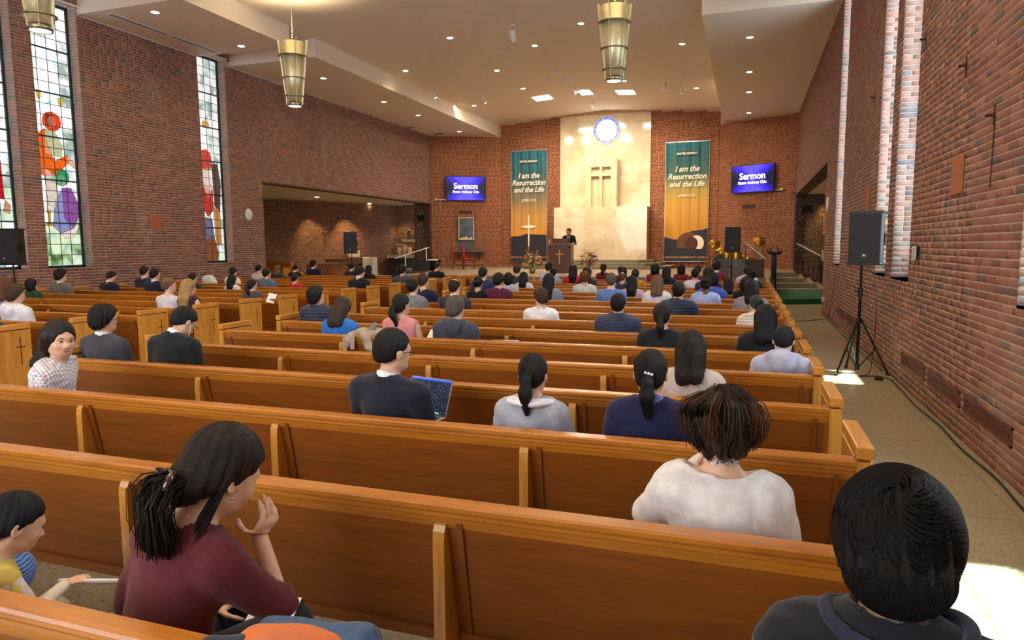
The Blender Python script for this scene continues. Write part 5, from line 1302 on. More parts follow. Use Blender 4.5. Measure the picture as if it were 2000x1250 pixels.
# ---- garments (fields in the rest pose)
GARM = {'suit': (.020, .020, .0012, .20), 'shirt': (.012, .014, .002, .185), 'sweater': (.020, .020, .0022, .19), 'coat': (.030, .028, .0025, .20), 'puffer': (.040, .036, .003, .20), 'hoodie': (.026, .026, .003, .19), 'vest': (.026, .012, .002, .185), 'robe': (.03, .03, .003, .19), 'fleece': (.036, .044, .003, .19)}
TEMPL = {}
def finish(V, Q): return V, Q
def templ(key, h, arms=DEF_ARMS, sh=.175, slim=1.0, detail=False, seed=0, variant='', legs=True):
    k = (key, h, variant, sh, slim, detail)
    if k in TEMPL: return TEMPL[k]
    lo, hi = (-.42, -.24, .0), (.42, .66, 1.36)
    if variant: lo, hi = (-.60, -.34, .0), (.60, .80, 1.40)
    if key == 'body':
        g = skin_field(G(lo, hi, h), arms, sh, detail, legs=legs, slim=slim); V, Q = g.mesh(); nV = [V]; nQ = [Q]; off = len(V)
        if not variant:
            for (el, wr), s_ in zip(arms, (1, -1)):
                d = np.array(wr)-np.array(el); Vh, Qh = place_hand(np.array(wr)+d/np.linalg.norm(d)*.012, d+np.array([-s_*.1, 0, -.02]), (0, 0, -1), -s_, .35, h=.005 if h < .013 else .0075); nV.append(Vh); nQ.append(Qh+off); off += len(Vh)
        V, Q = np.concatenate(nV), np.concatenate(nQ)
    elif key == 'trousers':
        g = G((-.30, -.2, .06), (.30, .58, .74), max(h, .018)); g.ell((0, 0, .57), (.185, .145, .13), k=.05)
        for s_ in (1, -1): g.cap((s_*.105, .02, .555), (s_*.128, .43, .53), .100, .078, k=.04); g.cap((s_*.128, .43, .53), (s_*.128, .42, .12), .076, .058, k=.03)
        g.wrinkle(.003, 8, 3); V, Q = g.mesh()
    elif key == 'shoes':
        g = G((-.22, .34, -.005), (.22, .62, .14), .014)
        for s_ in (1, -1): g.cap((s_*.125, .41, .05), (s_*.13, .55, .042), .050, .044, k=.03)
        g.plane((0, 0, .006), (0, 0, -1)); V, Q = g.mesh()
    elif key in GARM:
        inf, ai, wr_, _ = GARM[key]; g = G((lo[0], lo[1], .44), (hi[0], hi[1], 1.16), h)
        skin_field(g, arms, sh, infl=inf, arm_infl=ai, torso_only=True, slim=slim)
        if key in ('suit', 'coat', 'puffer'): g.cap((-sh+.0, -.01, .985), (sh-.0, -.01, .985), .048, .048, k=.03)
        if key in ('suit', 'coat', 'shirt', 'puffer', 'vest'): g.cap((0, -.014, 1.0), (0, -.006, 1.028 if key != 'puffer' else 1.075), .076, .070, k=.03)
        if key in ('hoodie', 'puffer_hood'):
            for k_ in range(9):
                a = PI*(.05+.9*k_/8); g.ell((math.cos(a)*.100, -.010-math.sin(a)*.085, 1.035+.018*math.sin(a)), (.046, .046, .040), k=.04)
            g.ell((0, -.135, 1.0), (.115, .045, .085), k=.04)
        g.wrinkle(wr_*2.2, 9, seed); g.wrinkle(wr_*.9, 24, seed+5)
        nk = {'fleece': (.115, 1.0), 'sweater': (.066, 1.01), 'shirt': (.058, 1.02), 'vest': (.066, 1.02)}.get(key, (.060, 1.03))
        if key == 'fleece': g.ell((0, .01, 1.075), (.128, .10, .125), k=.015, op='s')
        else: g.cap((0, -.016, nk[1]), (0, .02, 1.25), nk[0], nk[0]+.02, k=.008, op='s')
        if key == 'vest': 
            for s_ in (1, -1): g.ell((s_*(sh+.065), 0, .92), (.055, .12, .13), k=.01, op='s')
        # cut open the cuffs
        for (el, wr), s_ in zip(arms, (1, -1)):
            d = np.array(wr)-np.array(el); d = d/np.linalg.norm(d); g.ell(np.array(wr)+d*.025, (.045, .045, .045), k=.006, op='s')
        V, Q = g.mesh()
    elif key == 'collar':
        g = G((-.12, -.12, .98), (.12, .12, 1.12), .008); g.cap((0, -.016, 1.0), (0, -.004, 1.09), .069, .066, k=.01); g.cap((0, -.016, .95), (0, .002, 1.15), .060, .057, k=.004, op='s'); g.plane((0, 0, 1.084), (0, .35, 1), k=.004); g.ell((0, .09, 1.02), (.018, .05, .05), k=.004, op='s'); V, Q = g.mesh()
    elif key == 'flatcollar':
        g = G((-.19, -.19, .96), (.19, .19, 1.12), .008)
        for k_ in range(13):
            a = PI*(-.32+1.64*k_/12); g.ell((math.cos(a)*.104, -.015-math.sin(a)*.090, 1.046+.004*math.sin(a)), (.052, .050, .020), k=.02)
        g.cap((0, -.016, .95), (0, .010, 1.2), .056, .062, k=.004, op='s'); V, Q = g.mesh()
    elif key == 'turtle':
        g = G((-.12, -.12, .98), (.12, .12, 1.14), .008); g.cap((0, -.014, 1.0), (0, .0, 1.09), .066, .060, k=.01); g.cap((0, -.014, .95), (0, .003, 1.15), .056, .052, k=.004, op='s'); V, Q = g.mesh()
    else:   # hair
        st = key[5:]; g = G((-.15, -.22, .80 if st in ('long', 'pony') else .93), (.15, .15, 1.37), h); hair_field(g, st, seed); V, Q = g.mesh()
    TEMPL[k] = (V.astype(np.float64), Q); return TEMPL[k]
MESHC = {}
def part(root, name, key, h, mat, pose, kw, share=True):
    ck = (key, h, kw.get('variant', ''), kw.get('sh', .175), kw.get('slim', 1.), kw.get('detail', False), kw.get('seed', 0), tuple(sorted(pose.items())), mat.name)
    if ck in MESHC and share: me = MESHC[ck]
    else:
        V, Q = templ(key, h, **kw); D = deform(V, **pose); me = quick_mesh(name, D, Q, mat, True)
        if key.startswith('hair_'):
            a = me.attributes.new('strand', 'FLOAT_VECTOR', 'POINT'); az = np.arctan2(V[:, 0], -(V[:, 1]+.02)); st = np.stack([np.sin(az)+.3*az, V[:, 2]*6+az*.3, np.cos(az)], 1)
            a.data.foreach_set('vector', st.astype(np.float32).ravel())
        MESHC[ck] = me
    return link(name, me, root)
def glasses(root, pose, mat=None):
    mb = MB(); 
    for s_ in (1, -1):
        ring_ = [(s_*.032+.024*math.cos(t), .112, 1.196+.017*math.sin(t)) for t in np.linspace(0, 2*PI, 15)]; mb.tube(ring_, .0022, 4, cap=False)
        mb.tube([(s_*.056, .110, 1.20), (s_*.083, .05, 1.202), (s_*.086, -.01, 1.196), (s_*.084, -.022, 1.182)], .0022, 4)
    mb.tube([(-.009, .113, 1.2), (.009, .113, 1.2)], .002, 4)
    V = deform(np.array(mb.v), **pose); link('glasses', quick_mesh('glasses', V, mb.f, mat or M_BLACK), root)
def face_bits(root, pose):
    for s_ in (1, -1):
        mb = MB().sphere((s_*.031, .0895, 1.197), .0105, 12, 8); link('eye', quick_mesh('eye', deform(np.array(mb.v), **pose), mb.f, plain('eye_white', 'e8e2da', .2, var=.01), True), root)
        mb = MB().sphere((s_*.0315, .0978, 1.197), (.0058, .0030, .0056), 10, 6); link('iris', quick_mesh('iris', deform(np.array(mb.v), **pose), mb.f, plain('iris_dark', '1c120c', .15, var=.01), True), root)
        mb = MB().tube([(s_*.018, .106, 1.219), (s_*.034, .104, 1.224), (s_*.050, .090, 1.217)], [.0018, .0024, .001], 5); link('eyebrow', quick_mesh('eyebrow', deform(np.array(mb.v), **pose), mb.f, plain('brow_dark', '1c1410', .8), True), root)
        mb = MB().tube([(s_*.019, .0985, 1.199), (s_*.031, .1005, 1.2045), (s_*.044, .093, 1.199)], [.0012, .0022, .001], 4); link('eyelid', quick_mesh('eyelid', deform(np.array(mb.v), **pose), mb.f, plain('brow_dark', '1c1410', .8), True), root)
    mb = MB().sphere((0, .1045, 1.1365), (.021, .0065, .0075), 12, 6); link('lips', quick_mesh('lips', deform(np.array(mb.v), **pose), mb.f, plain('lips', 'b0605a', .45, var=.05), True), root)
def person(loc, sc, rz, label, hair, hc, top, tc, pose=None, skin='light', h=.017, kind='plain', collar=None, trousers='20222c', group='seated congregation', detail=False, gl=False, sh=None, slim=1.0, arms=DEF_ARMS, variant='', hood=False, female=None):
    pose = {k: round(v, 3) for k, v in (pose or {}).items() if v}
    g = empty('person', loc, rz, label, 'person', group); g.scale = (sc, sc, sc)
    sh = sh or (.176 if hair in ('bob', 'long', 'pony', 'bun', 'updo', 'half') else .198)
    kw = dict(sh=sh, slim=slim, arms=arms, variant=variant)
    part(g, 'body', 'body', h if h < .013 else (.018 if h < .018 else .026), skin_mat(skin), pose, dict(kw, detail=detail))
    hh = .013 if h > .018 else (.010 if h > .013 else .007)
    part(g, 'hair', 'hair_'+hair, hh, hair_mat(hc, *HAIR[hc]), pose, dict(seed=hash(hc) % 5 if False else len(hc)))
    nm = {'suit': 'suit_jacket', 'shirt': 'shirt', 'sweater': 'sweater', 'coat': 'coat', 'puffer': 'puffer_jacket', 'hoodie': 'hooded_sweatshirt', 'vest': 'vest', 'fleece': 'fleece_top'}[top]
    part(g, nm, top, h if h < .018 else .021, cloth_mat(tc, tc, kind), pose, dict(kw, seed=1))
    part(g, 'trousers', 'trousers', .02, cloth_mat(trousers, trousers), {}, {})
    part(g, 'shoes', 'shoes', .014, M_BLACK, {}, {})
    if collar: part(g, 'collar', collar[0], .008, cloth_mat(collar[1], collar[1]), pose, {})
    if detail or gl == 'face': face_bits(g, pose)
    if gl: glasses(g, pose)
    return g
# ---- who sits where: x, row, height of the crown, hair, colours, clothes, pose, label
WHC = ('collar', 'eeeef4')
PEOPLE = [
 (-10.48, 6, 1.33, 'half', 'auburn', 'sweater', 'b0a8c8', 'plain', {}, {}, 'person with long reddish-brown hair in a lavender top, cut off by the left edge'),
 (-8.92, 5, 1.29, 'thick', 'brown', 'hoodie', 'e2e2ea', 'plain', dict(hy=.15), {}, 'person with tousled brown hair in a white hooded sweatshirt, far left'),
 (-8.0, 4, 1.19, 'short', 'black', 'suit', '3a3850', 'plain', dict(hy=.1), dict(collar=WHC, gl=True), 'person with black hair and dark glasses at the left edge, below the white hood'),
 (-12.58, 8, 1.20, 'bob', 'black', 'coat', '1e4a30', 'flannel', dict(hy=.2, hp=-.15), {}, 'person with black bob and dark green patterned jacket by the left wall'),
 (-13.1, 9, 1.34, 'thick', 'black', 'suit', '6f6a68', 'plain', dict(hy=.15), dict(collar=WHC, gl=True), 'person with black hair and glasses in a grey-brown jacket under the tall window'),
 (-12.93, 10, 1.28, 'crop', 'black', 'suit', '20222e', 'plain', dict(hp=.35, hy=.2), dict(collar=WHC), 'person in dark suit with lowered head, alone at a pew end by the left wall'),
 (-12.98, 11, 1.35, 'crop', 'black', 'suit', '24303a', 'plain', dict(hy=.1), dict(collar=WHC), 'person with undercut black hair and dark suit, left of a pair below the terracotta plate'),
 (-11.67, 10, 1.34, 'short', 'black', 'suit', '1c2030', 'plain', dict(hy=.1), dict(collar=WHC), 'person in navy suit, right of the dark-suited pair by the left wall'),
 (-8.36, 7, 1.31, 'crop', 'lightbrown', 'shirt', 'ded6e0', 'plain', dict(hy=.35, twist=.1), dict(skin='fair'), 'person with short light brown hair and pale shirt beside the blonde one'),
 (-7.98, 7, 1.29, 'long', 'blonde', 'vest', '3a2428', 'plain', dict(hy=.3), dict(skin='fair', sh=.15), 'person with long blonde hair in a dark sleeveless top'),
 (-11.60, 11, 1.20, 'updo', 'dark', 'sweater', '23222c', 'plain', dict(hy=.2), {}, 'person with dark pinned hair in black, right of the navy suit by the left wall'),
 (-12.21, 13, 1.27, 'updo', 'black', 'sweater', 'e6e0dc', 'plain', dict(hp=.3), {}, 'person in a white top with gathered black hair, head bent, near the round wall disc'),
 (-10.53, 11, 1.18, 'long', 'black', 'sweater', 'd6d8e2', 'plain', dict(hy=.1), {}, 'person with long loose black hair over a pale blue-white top'),
 (-8.41, 9, 1.19, 'pony', 'dark', 'coat', '4a4a56', 'plain', dict(hy=.3), dict(collar=('turtle', 'ece4d4'), gl=True), 'person with long ponytail, glasses and grey coat with cream collar'),
 (-13.0, 15, 1.28, 'bun', 'black', 'sweater', 'd8c8c4', 'plain', dict(hp=.2), {}, 'person with black bun and white hair tie near the left chapel corner'),
 (-10.40, 12, 1.28, 'short', 'black', 'coat', '5e6c80', 'plain', dict(hy=.2), {}, 'person with black hair in a slate blue jacket, left block'),
 (-13.1, 16, 1.23, 'half', 'lightbrown', 'coat', '3a3e4c', 'plain', dict(hy=.2), dict(skin='fair'), 'person with light brown hair in dark coat before the chapel desk'),
 (-13.2, 17, 1.22, 'short', 'black', 'suit', '1e1e22', 'plain', dict(hp=.35), dict(collar=WHC), 'person in black suit with bowed head near the chapel desk'),
 (-13.2, 18, 1.33, 'thick', 'black', 'suit', '1c2540', 'plain', dict(hy=.25), dict(collar=WHC), 'person in navy suit sitting farthest left at the front, beside the desk'),
 (-9.64, 12, 1.13, 'short', 'black', 'sweater', 'b02030', 'plain', dict(hy=.1), dict(gl=True), 'person with short black hair and bright red collar in the left block'),
 (-11.80, 18, 1.23, 'crop', 'black', 'suit', '1c2442', 'plain', dict(hp=.25, hy=.1), dict(collar=WHC), 'person in navy suit directly beneath the chapel loudspeaker'),
 (-10.03, 16, 1.24, 'long', 'black', 'sweater', '18181c', 'plain', {}, {}, 'person in black with long black hair, partly hidden left of the black suit pair'),
 (-8.55, 13, 1.25, 'long', 'dark', 'sweater', 'dcdce4', 'plain', dict(hp=.2), {}, 'person with long dark brown hair and white sleeve next to the black suit'),
 (-7.98, 12, 1.34, 'short', 'black', 'suit', '191b24', 'plain', dict(hy=.25, hp=.3), dict(collar=WHC), 'person in black suit with white collar at the aisle end of the left block'),
 (-7.95, 14, 1.31, 'thick', 'black', 'suit', '43464e', 'plain', {}, {}, 'person with thick black hair in a charcoal grey suit at the left block aisle'),
 (-9.65, 17, 1.16, 'half', 'black', 'sweater', '161618', 'plain', {}, {}, 'small person dressed in black beyond the charcoal suit'),
 (-8.40, 17, 1.31, 'short', 'dark', 'suit', '1a1a1c', 'plain', dict(hy=.35, hp=.15), dict(gl=True), 'person in black jacket with glasses in front of the music stands'),
 (-5.02, 6, 1.28, 'thick', 'black', 'puffer', '2c3148', 'quilt', dict(hy=.25, hp=-.25), {}, 'person with black hair tilted back, navy quilted jacket, at a left pew end'),
 (-4.08, 5, 1.24, 'half', 'streak', 'sweater', '2f72c8', 'plain', dict(hp=.45), {}, 'person with streaked brown hair in a bright blue sweater, head bowed'),
 (-3.35, 5, 1.28, 'pony', 'black', 'vest', 'd98a8c', 'plain', dict(hy=.25), dict(gl=True), 'person with low ponytail and glasses in a pink fleece vest'),
 (-5.0, 9, 1.32, 'short', 'brown', 'suit', '1a2140', 'plain', dict(hy=.2), {}, 'person with brown hair in a deep navy jacket at the centre aisle'),
 (-4.70, 8, 1.28, 'bun', 'black', 'coat', '9a9ba2', 'tweed', dict(hy=.15), {}, 'person with black bun in a grey tweed jacket'),
 (-4.42, 10, 1.23, 'bun', 'black', 'sweater', '151518', 'plain', dict(hy=.1), {}, 'person in black with a silver claw clip, left of the balding one'),
 (-4.02, 8, 1.29, 'balding', 'dark', 'suit', '35303c', 'plain', dict(hy=.15), dict(collar=WHC, skin='fair'), 'balding person in a dark plum suit'),
 (-2.74, 5, 1.26, 'thick', 'grey', 'hoodie', '3f434e', 'plain', dict(hy=.2), dict(skin='fair'), 'person with grey-brown hair in a dark grey hooded rain jacket'),
 (-5.08, 12, 1.33, 'short', 'black', 'suit', '2a3558', 'plain', dict(hy=.15), {}, 'person in blue suit wearing a headset at the front left pew end'),
 (-4.04, 10, 1.29, 'thick', 'black', 'shirt', '5c1f3e', 'plain', dict(hy=.1), {}, 'person with black hair in a burgundy shirt'),
 (-4.53, 12, 1.22, 'bob', 'black', 'sweater', 'b9b2c8', 'plain', dict(hy=.15), {}, 'person with black bob in a pale lilac top'),
 (-4.99, 14, 1.34, 'short', 'brown', 'suit', '30343e', 'plain', dict(hy=.1), {}, 'person with brown hair and dark grey jacket near the platform steps'),
 (-4.52, 13, 1.20, 'long', 'black', 'sweater', 'dfe0ea', 'plain', {}, {}, 'person with very long black hair over a white top, left of the lectern'),
 (-4.40, 15, 1.22, 'pony', 'black', 'sweater', '98a0b0', 'plain', {}, {}, 'person with black ponytail seated directly left below the lectern flowers'),
 (-4.78, 16, 1.33, 'short', 'black', 'shirt', 'b9bede', 'plain', dict(hy=.2), {}, 'person with black hair in a pale blue shirt, arm raised, beside the lectern flowers'),
 (-3.14, 10, 1.29, 'long', 'blueblack', 'coat', '7f8694', 'plain', {}, {}, 'person with long blue-black hair in a grey wool coat, arm along the pew'),
 (-2.42, 7, 1.23, 'thick', 'brown', 'shirt', 'f0eef0', 'plain', dict(hy=-.75), {}, 'young person in a white shirt turning the face to the left'),
 (-3.90, 15, 1.30, 'long', 'black', 'sweater', 'cc2226', 'plain', {}, {}, 'person with long black hair in a bright red top below the lectern'),
 (-2.96, 12, 1.25, 'curly', 'auburn', 'sweater', 'd9d9cf', 'dots', {}, {}, 'person with curly auburn hair in a white speckled cardigan'),
 (-3.36, 14, 1.28, 'half', 'dark', 'sweater', '3a2a3a', 'plain', {}, {}, 'person with dark brown hair and plum top behind the speckled cardigan'),
 (-3.56, 17, 1.28, 'pony', 'black', 'vest', '6e2230', 'plain', {}, {}, 'person with low black ponytail in a maroon choir vest, front row centre'),
 (-2.08, 10, 1.31, 'short', 'grey', 'shirt', '5d7fc0', 'plain', dict(hy=.05), dict(skin='fair'), 'person with short grey-blond hair in a cornflower blue shirt'),
 (-2.40, 13, 1.21, 'balding', 'auburn', 'suit', '27324c', 'plain', dict(hy=.2), dict(skin='fair'), 'balding person in navy just beyond the blue shirt'),
 (-2.93, 16, 1.24, 'short', 'black', 'sweater', '20222c', 'plain', {}, {}, 'person with short black hair and dark top, left of the pair near the altar steps'),
 (-2.72, 15, 1.26, 'half', 'black', 'sweater', '202634', 'plain', dict(hp=.1), {}, 'person with shoulder-length black hair and dark blue top near the altar steps'),
 (-1.89, 11, 1.23, 'long', 'black', 'sweater', 'd0a8bc', 'plain', {}, {}, 'person with long straight black hair in a soft pink top'),
 (-2.28, 14, 1.24, 'bun', 'dark', 'sweater', 'c08a28', 'plain', {}, {}, 'person with dark bun in a mustard yellow top'),
 (-1.28, 6, 1.25, 'short', 'black', 'puffer', '2e3552', 'ribs', {}, dict(collar=('turtle', '20253a')), 'person with short black hair in a navy ribbed quilted jacket and dark collar'),
 (-2.10, 16, 1.31, 'bob', 'black', 'vest', '7a2438', 'plain', {}, {}, 'person with black hair and white letter clip in a maroon vest'),
 (-1.72, 15, 1.27, 'half', 'blueblack', 'sweater', '202848', 'plain', {}, {}, 'person with dark hair and navy top beside the letter hair clip'),
 (-1.34, 10, 1.28, 'half', 'lightbrown', 'sweater', 'dcdde4', 'plain', {}, dict(skin='fair'), 'person with long light brown half-up hair in a white top'),
 (-1.56, 17, 1.26, 'bob', 'black', 'vest', '7a2230', 'plain', {}, {}, 'person with a white headband and maroon vest, front row right'),
 (-1.10, 16, 1.27, 'short', 'dark', 'vest', '6a2030', 'plain', {}, {}, 'person with dark hair and maroon vest, between the headband and the white shirt'),
 (-1.02, 14, 1.26, 'short', 'black', 'shirt', 'd8d4e4', 'plain', {}, dict(skin='tan'), 'person with short black hair in a pale lilac shirt'),
 (-.71, 17, 1.35, 'thick', 'black', 'shirt', '7c2a34', 'plain', dict(hy=-.1), dict(collar=WHC), 'tall person with black hair in a maroon top before the drum screen'),
 (-.70, 13, 1.30, 'curly', 'dark', 'sweater', '3a2a52', 'plain', {}, dict(skin='brown'), 'person with curly dark hair in a purple top'),
 (-.59, 10, 1.27, 'updo', 'black', 'sweater', 'a9b8ea', 'plain', {}, dict(skin='brown'), 'person with dark gathered hair in a light periwinkle sweater'),
 (-.54, 11, 1.27, 'curly', 'blueblack', 'hoodie', '4a5cb8', 'plain', {}, dict(skin='brown'), 'person in a royal blue hooded top beyond the periwinkle sweater'),
 (-.30, 12, 1.14, 'half', 'black', 'coat', 'b87a3c', 'tiger', {}, {}, 'person with dark hair in an orange and black striped fur coat'),
 (-.83, 8, 1.28, 'short', 'black', 'puffer', '232a48', 'quilt', dict(hy=.15), {}, 'broad person with short black hair in a dark navy quilted jacket, right block middle'),
 (.02, 16, 1.26, 'short', 'black', 'hoodie', 'd0d0dc', 'plain', {}, {}, 'person with black hair and pale hood near the front right pew end'),
 (.10, 14, 1.26, 'curly', 'dark', 'sweater', '4a3648', 'plain', dict(hy=-.1), {}, 'person with curly dark hair at the far right pew end'),
 (.01, 11, 1.23, 'bob', 'blueblack', 'sweater', '16161c', 'plain', {}, {}, 'person with dark bob and black top behind the grey coat'),
 (.08, 9, 1.27, 'half', 'black', 'coat', '8e8a96', 'plain', {}, {}, 'person with dark hair in a wide-collared grey-lilac coat at the right pew end'),
 (.13, 7, 1.19, 'bun', 'tinted', 'puffer', 'd8cfc2', 'quilt', dict(hy=-.25, hp=.3), dict(collar=('turtle', 'd8a850')), 'person with silvery-green tinted bun in a cream padded jacket'),
 (-.71, 5, 1.24, 'pony', 'dark', 'suit', '1c1c22', 'plain', {}, {}, 'person with a loose dark brown ponytail on a black jacket'),
 (.17, 5, 1.24, 'half', 'blueblack', 'coat', '17171d', 'plain', {}, {}, 'person with straight dark hair in a black coat at the right pew end'),
]
def seat(x, k, zt, dy=.31):
    sc = min(max((zt-.43)/.905, .80), 1.06); return (x, row_y(k)+dy, .43-.44*sc), sc
if True:
    for k, (x, row, zt, hr_, hc_, top, tc, kind, pose, ex, lb) in enumerate(PEOPLE):
        loc, sc = seat(x, row, zt)
        if pose.get('lean', 0): pass
        h = .015 if row <= 6 and x > -6 else .020
        person(loc, sc, 0, lb, hr_, hc_, top, tc, pose, kind=kind, h=h, **ex)
# ---- nearest people, modelled finer
def near(x, k, zt, rz, lb, *a, dy=.31, **kw):
    loc, sc = seat(x, k, zt, dy); return person(loc, sc, rz, lb, *a, **kw), loc, sc
near(.27, 4, 1.17, 0, 'young person with short black hair in a pale grey hooded sweatshirt, right pew end', 'short', 'blueblack', 'hoodie', 'b4b6cc', dict(hp=.35, hy=.1), h=.011)
near(-.31, 3, 1.23, 0, 'person with smooth shoulder-length dark hair in a cream knitted sweater', 'half', 'dark', 'sweater', 'd9c8bc', {}, h=.011, kind='knit')
gN, _, _ = near(-.43, 2, 1.25, 0, 'person with a curly low ponytail and pearl hair tie in a navy sweater', 'pony', 'black', 'sweater', '1a1d42', {}, h=.010, collar=('collar', '6a74c8'))
near(-1.04, 2, 1.20, 0, 'person with a sleek low ponytail in a light grey sweater with white collar', 'pony', 'black', 'sweater', 'a4a6b0', dict(hp=.1), h=.010, collar=('flatcollar', 'ece6ec'))
near(-1.88, 2, 1.29, 0, 'person with short black hair, glasses and dark navy suit using a laptop', 'crop', 'black', 'suit', '1a1d2c', dict(hy=.30, hp=.12, twist=.12, hs=1.12), h=.010, sh=.215, collar=WHC, gl=True)
near(-5.14, 3, 1.28, 0, 'person with thick black hair, glasses and dark grey suit in the third row', 'thick', 'black', 'suit', '3c3c44', dict(hy=.1), h=.011, collar=WHC, gl=True)
gE, _, _ = near(-4.43, 3, 1.31, 0, 'person in a black suit with white earphone cord, head bent low', 'short', 'blueblack', 'suit', '17171d', dict(hy=.15, hp=.55, lean=.12), h=.011, collar=WHC, gl=True)
mbp = MB()
for k in range(3): mbp.sphere((.022-k*.016, -.124, 1.214+k*.004), .0075, 8, 6)
link('pearl_tie', quick_mesh('pearl_tie', deform(np.array(mbp.v)), mbp.f, M_WHITE, True), gN)
pe = dict(hy=.15, hp=.55, lean=.12); mbp = MB().tube([(.085, .012, 1.178), (.088, .04, 1.14), (.080, .07, 1.06), (.075, .10, .98), (.06, .14, .86)], .0022, 5)
link('earphone_cord', quick_mesh('earphone_cord', deform(np.array(mbp.v), **pe), mbp.f, M_WHITE, True), gE)
HAND_UP = [((.29, .10, .80), (.13, .20, 1.00)), ((-.235, .05, .72), (-.10, .25, .63))]
near(-4.54, 2, 1.27, -1.0, 'smiling person in a pale checked sweater looking back over the right shoulder', 'half', 'dark', 'sweater', 'a9a4bc', dict(hy=.78, hp=-.06, hr=.13, lean=.24, hs=1.12), h=.010, sh=.225, slim=1.2, kind='check', detail=True, dy=.27)
def near_custom(x, k, zt, rz, lb, hair, hc, top, tc, pose, arms, gar_arms, kind, sh, slim, hands, skin='light', collar=None, scale=None, tro='20222c', var='a', loc=None, h=.009):
    if loc is None: loc, sc = seat(x, k, zt)
    else: sc = scale
    if scale: sc = scale
    pose = {k_: v for k_, v in pose.items()}
    g = empty('person', loc, rz, lb, 'person', 'seated congregation'); g.scale = (sc, sc, sc)
    V, Q = templ('body', h, arms, sh, slim, True, variant=var); V = V.copy(); nV = [V]; nQ = [Q]; off = len(V)
    for (wr, d, palm, side, curl) in hands:
        Vh, Qh = place_hand(wr, d, palm, side, curl); nV.append(Vh); nQ.append(Qh+off); off += len(Vh)
    V = deform(np.concatenate(nV), **pose); link('body', quick_mesh('body', V, np.concatenate(nQ), skin_mat(skin), True), g)
    part(g, 'hair', 'hair_'+hair, .006, hair_mat(hc, *HAIR[hc]), pose, dict(seed=2))
    nm = {'sweater': 'blouse', 'fleece': 'fleece_top', 'puffer': 'padded_jacket', 'shirt': 'shirt'}[top]
    part(g, nm, top, h, cloth_mat(tc, tc, kind), pose, dict(sh=sh, slim=slim, arms=gar_arms, variant=var+'g', seed=3))
    part(g, 'trousers', 'trousers', .018, cloth_mat(tro, tro), {}, {}); part(g, 'shoes', 'shoes', .014, M_BLACK, {}, {})
    if collar: part(g, 'collar', collar[0], .006, cloth_mat(collar[1], collar[1], 'tweed' if collar[0] == 'turtle' else 'plain'), pose, {})
    face_bits(g, pose); return g, loc, sc
def locks(g, pose, hc, pts, r=.010, n=60, spread=.03, seed=1, name='hair_lock'):
    """tapered strands following a guide, child of the person"""
    rg = random.Random(seed); mb = MB()
    for k in range(n):
        o = Vector((rg.gauss(0, spread), rg.gauss(0, spread*.6), rg.gauss(0, spread*.4)))
        P = [Vector(p)+o*(.5+.5*i/len(pts)*rg.uniform(.5, 2.0)) for i, p in enumerate(pts)]
        rr = [r*.6*rg.uniform(.6, 1)]+[r*rg.uniform(.6, 1)*(1-.75*(i+1)/len(pts)) for i in range(len(pts)-1)]; mb.tube(P, rr, 5)
    V = deform(np.array(mb.v), **pose); me = quick_mesh(name, V, mb.f, hair_mat(hc, *HAIR[hc]), True)
    a = me.attributes.new('strand', 'FLOAT_VECTOR', 'POINT'); rv = np.random.default_rng(seed).random((len(V), 3)).astype(np.float32)*.15+(V*np.array([8, 8, 3])).astype(np.float32); a.data.foreach_set('vector', rv.ravel())
    return link(name, me, g)
# maroon blouse, hand held to the face
armsM = [((.27, .19, .80), (.116, .176, 1.018)), ((-.235, .05, .72), (-.10, .27, .63))]
garM = [((.27, .19, .80), (.222, .19, .868)), ((-.235, .05, .72), (-.14, .20, .655))]
poseM = dict(hy=.10, hp=.26, lean=.22, hs=1.26, side=.13)
gM, lM, sM = near_custom(-1.55, 0, 1.225, -.12, 'person with a clipped dark half-ponytail in a maroon blouse, hand held to the face', 'clip', 'dark', 'sweater', '5e1f26', poseM, armsM, garM, 'plain', .17, 1.04,
    [((.112, .172, 1.030), (-.24, -.20, .95), (-.95, -.25, -.25), 1, .22), ((-.095, .275, .625), (.5, .8, 0), (0, 0, -1), -1, .3)])
locks(gM, poseM, 'dark', [(0, -.110, 1.155), (-.005, -.140, 1.13), (-.010, -.150, 1.09), (-.008, -.140, 1.04), (0, -.125, .985)], .0034, 620, .030, 4)
locks(gM, poseM, 'dark', [(.07, -.03, 1.16), (.082, -.05, 1.09), (.075, -.07, 1.02), (.08, -.04, .97)], .0028, 60, .012, 5)
cl = MB()
for s_ in (1, -1):
    cl.tube([(s_*.008, -.130, 1.165), (s_*.030, -.150, 1.160), (s_*.034, -.155, 1.135), (s_*.016, -.150, 1.115)], [.008, .011, .010, .004], 8)
cl.tube([(-.02, -.135, 1.168), (.02, -.135, 1.168)], .006, 6)
link('hair_claw', quick_mesh('hair_claw', deform(np.array(cl.v), **poseM), cl.f, plain('claw_brown', '2e0f0c', .15, coat=.6), True), gM)
er = MB().sphere((.088, .0, 1.150), .0045, 8, 6); link('earring', quick_mesh('earring', deform(np.array(er.v), **poseM), er.f, M_STEEL, True), gM)
